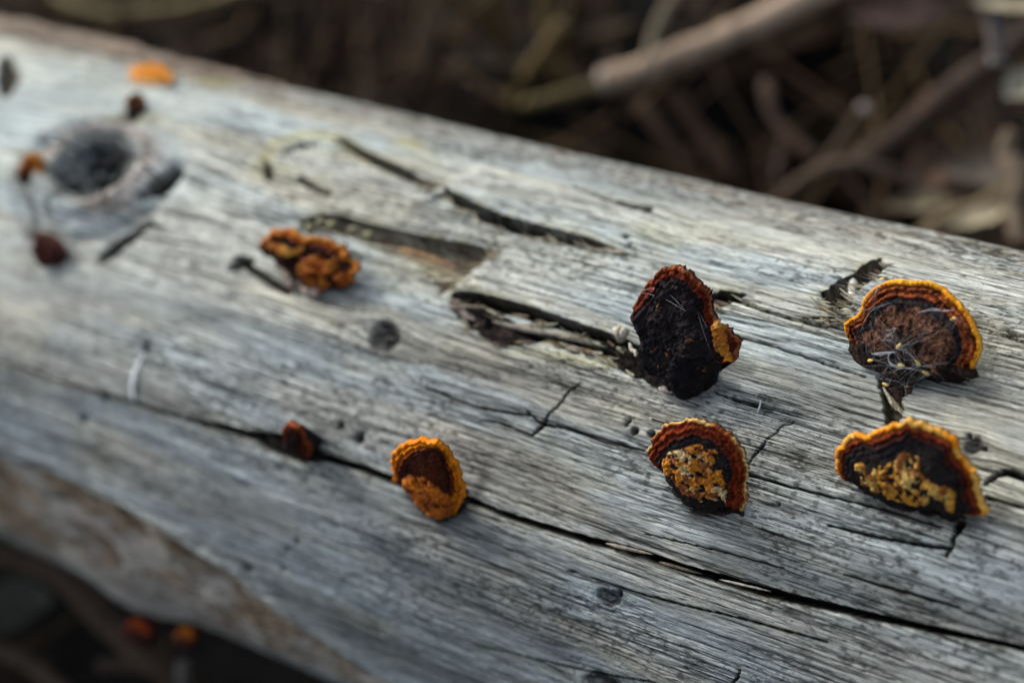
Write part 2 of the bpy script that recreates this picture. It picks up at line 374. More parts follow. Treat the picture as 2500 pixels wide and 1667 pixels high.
for (upl, lowl, dep, step, rot) in WG:
    PU = pts(*upl); PL = pts(*lowl)
    if rot > .5: PL = PL+.30*(np.stack([np.interp(PL[:, 0], PU[:, 0], PU[:, k]) for k in (0, 1)], 1)-PL)
    PP = np.vstack([PU, PL[::-1]])
    lo = PP.min(0)-.03; hi = PP.max(0)+.012
    ia, ib = np.searchsorted(xs, [lo[0], hi[0]]); ja, jb = np.searchsorted(ss, [lo[1], hi[1]]); sh = slice(ia, ib), slice(ja, jb)
    jx = (.0010 if rot < .1 else .0019)*(fbm(X[sh]*60, Sg[sh]*1300, 3, 56)-.5); js = .0008*(fbm(X[sh]*140, Sg[sh]*260, 3, 57)-.5)      # broken fibre ends
    sx = X[sh]+jx; sy = Sg[sh]+js
    sdv = poly_sd(sx, sy, PP); ins = sdv > 0
    dU = line_d(sx, sy, PU); dL = line_d(sx, sy, PL); t = dL/(dU+dL+1e-9)
    fl_ = fbm(sx*60, sy*900, 4, 58); steps_ = np.floor(fl_*5)/5
    dd = dep*.001*(.12+.88*sm(.0, .75, t))*(.65+.7*(.5*fl_+.5*steps_))
    H[sh] -= dd*sm(-.00012, .00042, sdv)
    if step:
        above = (~ins) & (dU < dL); xin = sm(0, .010, sx-PU[:, 0].min()+.004)*sm(0, .02, PU[:, 0].max()-sx+.006)
        H[sh] += np.where(above, step*.001*np.exp(-dU/.014)*xin, 0)
        dark[sh] = np.maximum(dark[sh], .0)
    up_edge = (~ins) & (dU < .00042) & (sdv > -.00042); m = np.where(ins, np.clip(rot+.9*sm(.25, .75, t)*(.4+.6*rot)+.5*(fl_-.5), 0, 1), 0); m = np.where(up_edge, .9, m)
    rotm[sh] = np.maximum(rotm[sh], m); warm[sh] = np.maximum(warm[sh], np.where(ins, (1-rot)*sm(.2, .6, fl_+.15), 0))
    moss[sh] = np.maximum(moss[sh], np.where(ins, 0, .9*np.exp(-dU/.0017)*sm(.42, .6, fbm(X[sh]*260, Sg[sh]*500, 3, 59))))
    pale[sh] = np.maximum(pale[sh], np.where(ins, 0, .55*np.exp(-dL/.0010)))
# ---- hairline checks, straight along the grain
rc = np.random.default_rng(77)
for k in range(800):
    x0 = rc.uniform(-.56, -.21); c0 = rc.uniform(-.035, .135); Ln = rc.uniform(.008, .055)*(1 if rc.random() < .8 else 2); sl = rc.normal()*.012; wd = rc.uniform(.00010, .00027); st = rc.uniform(.45, 1.0)
    ia, ib = np.searchsorted(xs, [x0, x0+Ln]); ja, jb = np.searchsorted(ss, [c0-.004, c0+.004])
    if ib-ia < 3: continue
    u = xs[ia:ib]; line = c0+sl*(u-x0)+.0011*(fbm(u*26+k*9, u*0, 3, 62)-.5)+.00035*(noise(u*260+k*3, u*0, 63)-.5)
    taper = sm(0, .2, (u-x0)/Ln)*sm(1, .75, (u-x0)/Ln)
    off = vg[ia:ib, ja:jb]-Sg[ia:ib, ja:jb]; off = off-off.mean()
    m = (1-sm(.5, 1.5, np.abs(Sg[ia:ib, ja:jb]+off-line[:, None])/wd))*taper[:, None]*st
    H[ia:ib, ja:jb] -= .0005*m; check[ia:ib, ja:jb] = np.maximum(check[ia:ib, ja:jb], m)
# ---- beetle holes
for (hx, hy, hr) in HO:
    cx, cs = on_log(hx, hy); hr *= .001
    ia, ib = np.searchsorted(xs, [cx-.006, cx+.006]); ja, jb = np.searchsorted(ss, [cs-.006, cs+.006]); sh = slice(ia, ib), slice(ja, jb)
    q = np.sqrt((X[sh]-cx)**2+(Sg[sh]-cs)**2)/hr
    q = q*(1+.25*(noise(X[sh]*1500, Sg[sh]*1500, 61)-.5))
    pit = 1-sm(.75, 1.15, q)
    H[sh] -= .003*pit+.0004*np.exp(-(q/1.7)**2); rotm[sh] = np.maximum(rotm[sh], .95*pit)
    dark[sh] = np.maximum(dark[sh], .45*np.exp(-(q/1.6)**2))
# ---- knots: sockets, dark rings
for (cx, cs, ka, kb, dx, ds, dish) in KP:
    q = np.sqrt((dx/ka)**2+(ds/kb)**2); an = np.arctan2(ds/kb, dx/ka)
    q = q*(1+.22*(noise(np.cos(an)*1.6+cx*90, np.sin(an)*1.6, 71)-.5))
    if dish:
        ring = np.exp(-((q-1.02)/.10)**2)
        H -= .001*dish*(1-sm(.55, 1.05, q))*(.8+.4*fbm(dx*1.6/ka, ds*1.6/kb, 2, 77))+.0005*min(dish, 2)*ring
        rotm = np.maximum(rotm, .75*ring)
        rings = .5+.5*np.sin(q*9+7*fbm(dx*2.2/ka, ds*2.2/kb, 3, 72))
        kdark = np.maximum(kdark, (1-sm(.80, 1.12, q))*(.86+.14*rings)*(.90+.2*sm(.3, .5, fbm(dx*1.3/ka+3, ds*1.3/kb, 3, 76))))
        H += .0006*dish*(1-sm(.8, 1.0, q))*(rings-.5)
        dark = np.maximum(dark, .35*np.exp(-((q-1.4)/.35)**2)*tone)
    # halo of bent grain lines
    halo = np.exp(-((q-1.5)/.6)**2)
    H -= .0005*halo*(1-sm(0, .06, np.abs(noise(q*9+noise(dx*200, ds*200, 73), an*.6, 74)-.5)))*min(1, ka/.004)
# big knot: pinkish collar and gully round it
cx, cs, ka, kb, dx, ds, _ = KP[0]
q = np.sqrt((dx/ka)**2+(ds/kb)**2)
gul = np.exp(-((q-2.0)/.22)**2)*sm(.2, .8, fbm(dx*60, ds*60, 2, 75)*1.3)
H -= .0025*gul; dark = np.maximum(dark, .35*gul); pinkc = np.exp(-((q-1.35)/.25)**2)*.8; H += .0022*np.exp(-((q-1.32)/.16)**2)*sm(.3, .6, fbm(dx*110, ds*110, 3, 78)+.1); dark = np.maximum(dark, .75*np.exp(-((q-1.62)/.10)**2)*sm(.42, .6, fbm(dx*90+2, ds*90, 3, 79)))

# ---- designed stains, and shade painted with dirt at fungus feet (picture trace of soft bands): points, half width mm, strength
def band_mask(trace, hw):
    P = pts(*trace); C = catmull(P, 8)
    lo = C.min(0)-hw*.003; hi = C.max(0)+hw*.003
    ia, ib = np.searchsorted(xs, [lo[0], hi[0]]); ja, jb = np.searchsorted(ss, [lo[1], hi[1]])
    sx = X[ia:ib, ja:jb]; sy = Sg[ia:ib, ja:jb]; best = np.full(sx.shape, 9.0)
    for k in range(len(C)-1):
        a = C[k]; e = C[k+1]-a; l2 = e@e+1e-12
        tc = np.clip(((sx-a[0])*e[0]+(sy-a[1])*e[1])/l2, 0, 1)
        best = np.minimum(best, np.hypot(sx-a[0]-tc*e[0], sy-a[1]-tc*e[1]))
    return (slice(ia, ib), slice(ja, jb)), np.exp(-(best/(hw*.001))**2)
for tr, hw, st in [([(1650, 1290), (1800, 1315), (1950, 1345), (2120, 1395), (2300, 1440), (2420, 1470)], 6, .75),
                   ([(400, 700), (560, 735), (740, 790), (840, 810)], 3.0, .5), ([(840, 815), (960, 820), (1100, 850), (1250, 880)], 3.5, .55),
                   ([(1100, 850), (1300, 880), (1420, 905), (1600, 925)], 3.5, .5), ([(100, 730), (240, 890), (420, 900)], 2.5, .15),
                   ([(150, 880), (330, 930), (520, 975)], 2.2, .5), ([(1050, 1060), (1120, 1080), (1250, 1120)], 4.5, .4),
                   ([(1480, 845), (1560, 900), (1640, 905), (1700, 860)], 3.0, .55), ([(2180, 1195), (2240, 1190), (2300, 1170)], 2.0, .6), ([(1990, 1150), (2060, 1175), (2160, 1190)], 1.8, .8), ([(1545, 1130), (1600, 1180), (1680, 1172)], 1.6, .85), ([(1010, 1195), (1050, 1185), (1090, 1150), (1110, 1100)], 2.6, .75), ([(930, 1130), (970, 1180), (1010, 1195)], 1.8, .6), ([(2060, 880), (2140, 880), (2230, 880)], 1.4, .8), ([(2020, 870), (2030, 920), (2045, 980)], 1.0, .6), ([(690, 660), (760, 682), (830, 640)], 2.5, .6), ([(1610, 890), (1660, 850), (1720, 850)], 3.0, .8), ([(50, 430), (75, 480), (70, 540)], 2.4, .95), ([(70, 540), (110, 580), (130, 630)], 2.4, .8), ([(290, 265), (250, 290), (180, 320), (120, 345)], 2.2, .9), ([(120, 345), (90, 400), (100, 450)], 1.6, .7), ([(400, 395), (370, 440), (330, 490), (250, 560)], 2.0, .7),  # bands at the fungus feet: contact shade painted into the colour, with dirt
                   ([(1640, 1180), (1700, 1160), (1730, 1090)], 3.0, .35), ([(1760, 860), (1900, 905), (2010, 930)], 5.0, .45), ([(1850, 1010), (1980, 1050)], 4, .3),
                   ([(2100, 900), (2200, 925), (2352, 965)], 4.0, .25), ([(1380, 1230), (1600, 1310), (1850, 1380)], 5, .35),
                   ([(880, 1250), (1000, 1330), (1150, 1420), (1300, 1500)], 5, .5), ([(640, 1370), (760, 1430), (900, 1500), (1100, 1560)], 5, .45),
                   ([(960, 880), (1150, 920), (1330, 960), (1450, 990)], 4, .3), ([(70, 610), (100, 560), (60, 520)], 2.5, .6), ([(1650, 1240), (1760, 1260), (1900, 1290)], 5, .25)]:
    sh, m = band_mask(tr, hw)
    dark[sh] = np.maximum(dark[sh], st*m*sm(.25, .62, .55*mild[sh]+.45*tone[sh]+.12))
for tr, hw, st in [([(1500, 540), (1620, 500), (1850, 560), (2050, 600)], 7, .6), ([(60, 180), (240, 200), (420, 260)], 12, .55), ([(1080, 560), (1200, 600)], 4, .5),
                   ([(470, 1275), (560, 1340), (640, 1400)], 3.0, .8), ([(180, 1110), (300, 1165), (420, 1235)], 2.5, .5), ([(1340, 480), (1450, 530), (1460, 590)], 5, .6), ([(2200, 610), (2352, 650)], 6, .4),
                   ([(240, 780), (420, 820)], 5, .35), ([(950, 640), (1000, 700)], 3, .5), ([(1550, 990), (1900, 1030)], 3.5, .2), ([(230, 1455), (300, 1480), (380, 1490)], 3.5, .5)]:
    sh, m = band_mask(tr, hw)
    pale[sh] = np.maximum(pale[sh], st*m*sm(.2, .7, patch[sh]+.1))
for tr, hw, st in [([(370, 268), (250, 275), (180, 320)], 2.5, .8), ([(480, 185), (500, 200)], 5, .8), ([(560, 190), (500, 190)], 3, .8), ([(640, 390), (690, 415), (720, 420)], 3, .5), ([(700, 500), (760, 492), (860, 525)], 2.5, .6),
                   ([(590, 385), (640, 320), (760, 310), (800, 350)], 3, .55), ([(940, 330), (1000, 380), (1010, 420)], 4, .45), ([(2255, 870), (2275, 850)], 3, .35), ([(1120, 560), (1060, 650)], 2.5, .5), ([(870, 560), (960, 600), (1030, 640)], 4, .45)]:
    sh, m = band_mask(tr, hw); moss[sh] = np.maximum(moss[sh], st*m*sm(.3, .55, patch[sh]))

# top edge: brown remains of bark, speckled
tedge = sm(R*math.radians(-16), R*math.radians(-33), Sg+.006*(patch-.5))
speck = sm(.56, .70, fbm(X*210, vg*560, 3, 81))
G = (0.50*tone+.30*band+.2*patch)
# wood colour lighter towards the crest, greyer down the flank
crestw = sm(.095, -.01, Sg)                                      # 1 at the crest
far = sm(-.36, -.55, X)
v = .262+.135*crestw+.08*far*crestw
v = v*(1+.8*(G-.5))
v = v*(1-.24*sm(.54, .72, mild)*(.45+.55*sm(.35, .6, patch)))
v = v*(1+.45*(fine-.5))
base = v[..., None]*(np.array([.94, 1.02, 1.0])*(1-crestw[..., None])+np.array([.965, 1.04, .965])*crestw[..., None])*(1+.30*(fbm(X*30+11, Sg*55, 3, 97)-.5))[..., None]
cool = sm(.35, .65, fbm(X*12+9, vg*90, 3, 91))
base *= 1+(cool[..., None]-.5)*np.array([-.10, .0, .10])
base *= 1+sm(.5, .75, fbm(X*30+2, vg*120+5, 3, 92))[..., None]*np.array([.05, .0, -.08])
def mixc(m, c, k=1.0):
    global base
    m = np.clip(m*k, 0, 1)[..., None]; base = base*(1-m)+np.array(c)*m
mixc(pale, (.52, .55, .48), .6)
ylw = np.zeros_like(H)
for tr, hw, st in [([(600, 398), (628, 335), (700, 308), (775, 318)], 2.6, .8), ([(640, 385), (690, 400), (740, 425)], 2.2, .45), ([(800, 335), (850, 370)], 2, .5), ([(925, 325), (985, 370), (1012, 415)], 3.2, .8), ([(1150, 555), (1115, 600), (1060, 650)], 2.0, .7), ([(900, 575), (990, 612), (1020, 650)], 2.0, .6), ([(1480, 530), (1530, 560)], 4, .35), ([(1180, 805), (1300, 822), (1400, 838)], 1.6, .6)]:
    sh, m = band_mask(tr, hw); ylw[sh] = np.maximum(ylw[sh], st*m*sm(.3, .5, patch[sh]+.08))
mixc(ylw, (.52, .50, .29), .95)
mixc(tedge*(.45+.55*speck), (.15, .11, .07), .85)
mixc(tedge*sm(.55, .66, fbm(X*420, vg*900, 3, 82)), (.03, .024, .018), .8)
mixc(moss, (.24, .22, .09), .8)
mixc(pinkc*sm(.3, .6, patch), (.40, .30, .25), .8)
bzz = bz*sm(-.34, -.42, X)
brk = fbm(X*85, Sg*130, 4, 43, .6)
mixc(bzz*(.45+.55*sm(.35, .6, brk)), (.29, .20, .12), .85)
mixc(bzz*sm(.56, .70, brk), (.08, .056, .036), .65)
mixc(bzz*sm(.47, .36, brk), (.46, .42, .36), .7)
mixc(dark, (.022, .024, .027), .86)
mixc(kdark, (.008, .008, .009), .985)
mixc(check, (.018, .016, .015), .80)
mixc(check2, (.03, .028, .026), .45)
mfl = sm(.57, .66, fbm(X*500, Sg*1500, 3, 95, .65))*sm(.42, .66, fbm(X*24+7, vg*70, 3, 96)); mixc(mfl, (.02, .021, .02), .7)
mixc(warm, (.16, .115, .055), .85)
mixc(rotm, (.0065, .0048, .0032), .985)
base = np.clip(base, .003, .75)
H *= 1.0
th = Sg/R; rr = R+H
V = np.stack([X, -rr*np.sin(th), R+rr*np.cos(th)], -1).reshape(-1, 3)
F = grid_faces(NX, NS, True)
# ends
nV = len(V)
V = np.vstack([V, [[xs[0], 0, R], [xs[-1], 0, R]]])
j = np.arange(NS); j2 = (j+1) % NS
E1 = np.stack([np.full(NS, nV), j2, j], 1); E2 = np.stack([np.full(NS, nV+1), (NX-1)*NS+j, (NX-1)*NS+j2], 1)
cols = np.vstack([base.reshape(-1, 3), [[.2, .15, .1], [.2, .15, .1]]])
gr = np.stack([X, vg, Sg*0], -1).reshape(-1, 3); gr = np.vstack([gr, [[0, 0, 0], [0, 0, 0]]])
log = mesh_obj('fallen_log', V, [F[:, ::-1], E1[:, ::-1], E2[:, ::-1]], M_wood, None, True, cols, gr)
log.data.set_sharp_from_angle(angle=math.radians(62))
tag(log, 'weathered grey fallen log with long cracks and bracket fungi on it', 'log')
def height(x, s):
    i = int(np.clip(np.searchsorted(xs, x), 1, NX-1)); j = int(np.clip(np.searchsorted(ss, s), 1, len(sv)-1)); return float(H[i, j])
def spot(px, py, dz=0.0):
    x, s = on_log(px, py); return surf(x, s, height(x, s)+dz)

#@@NEXT
# ------------------------------------------------------------------ ground
gx = np.concatenate([np.linspace(-6, -1.6, 20), np.linspace(-1.5, .6, 240), np.linspace(.7, 5, 20)]); gy = np.concatenate([np.linspace(-5, -.75, 20), np.linspace(-.7, 1.1, 220), np.linspace(1.2, 6, 20)])
GX, GY = np.meshgrid(gx, gy, indexing='ij')
HOL = [(at_z(1850, 160, -.06), .16, .060), (at_z(1260, 300, -.06), .07, .035), (at_z(2080, 330, -.06), .09, .04), (at_z(640, 90, -.06), .06, .05), (at_z(2280, 440, -.06), .05, .03)]
def gz(x, y):
    z = .07*(fbm(x*5, y*5, 4, 101)-.5)-.012
    rest = np.exp(-(y/.16)**2)*(sm(-.12, .02, x)+sm(-.95, -1.1, x)); z = z-.065*(1-rest)
    for c, dp, rd in HOL: z = z-dp*np.exp(-((x-c[0])**2+(y-c[1])**2)/rd**2)
    return z
GZ = gz(GX, GY)
GZ += .3*np.maximum(0, np.hypot(GX+.5, GY)-1.6)*.2*fbm(GX*.8, GY*.8, 3, 103)
ground = mesh_obj('forest_ground', np.stack([GX, GY, GZ], -1).reshape(-1, 3), grid_faces(len(gx), len(gy))[:, ::-1], M_ground)
tag(ground, kind='structure')
# ------------------------------------------------------------------ pieces of the log
def tube(P, rad, ns=8, flat=1.0, upv=None, seed=0, rough=0.0, cap=True):
    """tube along P (n,3), radius array; flat squeezes it along its own 'up'"""
    P = np.asarray(P, float); n = len(P); rad = np.broadcast_to(np.asarray(rad, float), (n,))
    T = np.gradient(P, axis=0); T /= np.linalg.norm(T, axis=1, keepdims=True)+1e-12
    u = np.array([0, 0, 1.0]) if upv is None else np.asarray(upv, float)
    A = np.cross(T, u); bad = np.linalg.norm(A, axis=1) < .05
    A[bad] = np.cross(T[bad], [1, 0, 0]) if bad.any() else A[bad]
    A /= np.linalg.norm(A, axis=1, keepdims=True); B = np.cross(A, T)
    a = np.linspace(0, 2*PI, ns, endpoint=False)
    rr_ = rad[:, None]*np.ones(ns)
    if rough: rr_ = rr_*(1+rough*2*(fbm(np.arange(n)[:, None]*.7+seed*3.3+0*a, np.cos(a)*1.3+np.sin(a)*2.1+seed+0*rad[:, None], 3, 200)-.5))
    V = P[:, None]+rr_[..., None]*(np.cos(a)[None, :, None]*A[:, None]+flat*np.sin(a)[None, :, None]*B[:, None])
    V = V.reshape(-1, 3); F = [grid_faces(n, ns, True)[:, ::-1]]
    if cap:
        V = np.vstack([V, P[:1], P[-1:]]); k = n*ns; j = np.arange(ns); j2 = (j+1) % ns
        F.append(np.stack([np.full(ns, k), j, j2], 1)); F.append(np.stack([np.full(ns, k+1), (n-1)*ns+j2, (n-1)*ns+j], 1))
    return V, F
class Bag:
    def __init__(s): s.V = []; s.F = {3: [], 4: []}; s.C = []; s.n = 0
    def add(s, V, F, c):
        s.V.append(np.asarray(V)); s.C.append(np.broadcast_to(np.asarray(c, float), (len(V), 3)))
        for f in F: s.F[f.shape[1]].append(f+s.n)
        s.n += len(V)
    def build(s, name, mat, parent=None, smooth=True):
        V = np.vstack(s.V)
        if parent is not None: V = local(parent, V)
        return mesh_obj(name, V, [np.vstack(f) for f in s.F.values() if f], mat, parent, smooth, np.vstack(s.C))
def shade(base_, n, seed, amp=.4, f=.6):
    return np.asarray(base_)*(1+amp*2*(noise(np.arange(n)*f, np.zeros(n)+seed, 210)-.5))[:, None]
def splinter(trace, dz, wid, thick, col, name='wood_splinter'):
    q = pts(*trace); n = 7
    C = catmull(q, n) if len(q) > 2 else np.linspace(q[0], q[1], 9)
    P = np.array([surf(x, s_, dz*.001) for x, s_ in C])
    k = np.linspace(0, 1, len(P)); prof = np.minimum(1, np.minimum(k/.12, (1-k)/.3)+.08)
    nrm, _ = frame_at(C[:, 1].mean())
    V, F = tube(P, wid*.0005*prof*(.85+.3*noise(k*7, k*0+dz, 220)), 8, thick/wid, nrm, seed=len(P), rough=.18)
    b = Bag(); b.add(V, F, shade(col, len(V), dz*10, .5, .35)); return b.build(name, M_splint, log, True)
M_splint = mat_tint('split_wood', .8, 1500, .5, (1, 1, 1), .6, .0005)
splinter([(1035, 468), (1130, 517), (1225, 546), (1290, 566)], -1.6, 1.5, 1.6, (.16, .14, .10))
splinter([(1130, 738), (1220, 757), (1330, 780), (1405, 800)], .1, 1.7, 2.0, (.26, .24, .19))
splinter([(1240, 775), (1310, 792), (1390, 812)], -1.6, 1.6, 1.2, (.24, .16, .07))
splinter([(1390, 1247), (1450, 1262), (1500, 1273)], -.2, .8, .6, (.22, .19, .15))
splinter([(1510, 1290), (1560, 1304), (1610, 1318)], -.6, .7, .6, (.12, .1, .07))
splinter([(1650, 1330), (1720, 1346), (1770, 1358)], -.3, .5, .5, (.3, .29, .25))
splinter([(1030, 690), (1055, 705), (1090, 735)], -.4, 3.0, 1.6, (.24, .20, .17))
splinter([(905, 552), (980, 575), (1040, 600)], -2.8, 2.0, 1.0, (.20, .12, .06))
splinter([(1960, 632), (1957, 659), (1955, 691)], -1.2, 2.2, 2.4, (.42, .42, .36))
splinter([(1915, 707), (1943, 691), (1957, 685)], -3.4, 2.6, 1.4, (.28, .24, .14))
for k in range(9):
    a0 = 2018+k*5.5; splinter([(a0, 872+k*7.5), (a0+17, 905+k*5.5), (a0+26, 928+k*4.2)], -.9+.25*math.sin(k*2.3), .5+.15*(k % 3), .45, (.30, .28, .21) if k % 3 else (.14, .12, .08))
for k, (a, b) in enumerate([(1062, 640), (1072, 626), (1046, 655), (1034, 672), (1052, 640), (1088, 618)]):
    splinter([(a-9, b+10), (a+9, b-10)], -.9-.2*(k % 3), 2.0, 1.6, ((.26, .26, .18), (.16, .16, .10))[k % 2], 'wood_crumb')
for k, (a, b) in enumerate([(712, 522), (738, 507), (760, 512), (812, 528), (846, 538)]):
    splinter([(a-13, b+4), (a+12, b-3)], .1-.3*(k % 3), 2.2, 1.7, ((.24, .23, .13), (.20, .18, .12))[k % 2], 'wood_crumb')

def log_patch(name, poly, amp, base_h, mat, seed, cfun, parent, fr=500, res=.00022, soft=.0016):
    """lumpy crust lying on the log inside a traced outline (real relief, ragged rim)"""
    P = catmull_closed(pts(*poly), 5)
    lo = P.min(0)-.002; hi = P.max(0)+.002
    a = np.arange(lo[0], hi[0], res); b = np.arange(lo[1], hi[1], res)
    U, W_ = np.meshgrid(a, b, indexing='ij')
    sdist = poly_sd(U, W_, P)
    n1 = fbm(U*fr, W_*fr, 4, seed, .55)
    hh = np.zeros_like(U); 
    ii = np.clip(np.searchsorted(xs, U), 0, NX-1); jj = np.clip(np.searchsorted(sv, W_), 0, len(sv)-1)
    hb = H[ii, jj]
    z = np.maximum(hb, -.002)+base_h*sm(-soft*.4, soft*1.6, sdist)+amp*(n1-.5)*sm(-soft, soft, sdist)
    keep = (sdist+soft*1.2*(n1-.5)) > 0
    tt = W_/R; q = R+z
    V = np.stack([U, -q*np.sin(tt), R+q*np.cos(tt)], -1).reshape(-1, 3)
    F = grid_faces(len(a), len(b))[:, ::-1]; kf = keep.reshape(-1)[F].all(1); F = F[kf]
    used = np.unique(F); mp = np.zeros(len(V), int); mp[used] = np.arange(len(used))
    Vt = V[used]; Ft = mp[F]; col = cfun(U, W_, n1, sdist).reshape(-1, 3)[used]
    # skirt into the wood closes the rim
    Vb = Vt.copy(); tb = W_.reshape(-1)[used]/R; qb = R+hb.reshape(-1)[used]-.0015
    Vb[:, 1] = -qb*np.sin(tb); Vb[:, 2] = R+qb*np.cos(tb)
    e = np.concatenate([Ft[:, [k, (k+1) % 4]] for k in range(4)]); key = np.sort(e, 1); kk = key[:, 0]*len(Vt)+key[:, 1]
    _, idx, cnt = np.unique(kk, return_index=True, return_counts=True); be = e[idx[cnt == 1]]
    nv = len(Vt); Fs = np.stack([be[:, 1], be[:, 0], be[:, 0]+nv, be[:, 1]+nv], 1)
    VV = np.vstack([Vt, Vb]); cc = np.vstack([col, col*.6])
    if parent is not None and parent is not log: VV = local(parent, VV)
    return mesh_obj(name, VV, np.vstack([Ft, Fs]), mat, parent, True, cc)

dk = lambda U, W_, n, s_: np.array([.012, .009, .008])*(1+1.8*sm(.5, .75, n))[..., None]
log_patch('rotten_lump', [(1072, 712), (1110, 704), (1150, 724), (1195, 752), (1216, 776), (1200, 797), (1150, 790), (1108, 776), (1082, 752)], .0030, .0018, M_fung, 301, dk, log, 330)
log_patch('rotten_lump', [(600, 1002), (640, 1012), (700, 1028), (735, 1045), (722, 1062), (680, 1056), (635, 1036)], .0022, .0004, M_fung, 302, dk, log, 330)
# torn fibres and crumbs along the splits
r_ = np.random.default_rng(31); b = Bag()
for (upl, lowl, dep, step, rot) in WG:
    PU = pts(*upl); PL = pts(*lowl)
    for k in range(46 if len(upl) > 4 else 16):
        t = r_.random(); u = np.array([np.interp(t*(len(PU)-1), range(len(PU)), PU[:, q]) for q in (0, 1)]); l = np.array([np.interp(t*(len(PL)-1), range(len(PL)), PL[:, q]) for q in (0, 1)])
        c = u+(l-u)*r_.uniform(.25, 1.15); Ln = r_.uniform(.0015, .008); a = r_.normal()*.22; hh = height(*c)
        q = np.linspace(-.5, .5, 5); P = np.array([surf(c[0]+Ln*e*math.cos(a), c[1]+Ln*e*math.sin(a), hh+.0005+.0012*r_.random()*e*e*4) for e in q])
        V, F = tube(P, r_.uniform(.00015, .0006)*(1-np.abs(q)*1.5), 5, .6, frame_at(c[1])[0], cap=False, rough=.2, seed=k)
        b.add(V, F, np.array([(.30, .27, .20), (.20, .16, .09), (.08, .055, .035), (.24, .23, .16)][r_.integers(4)])*r_.uniform(.6, 1.2))
tag(b.build('splinter_debris', M_splint, log), None, None, None, 'stuff')

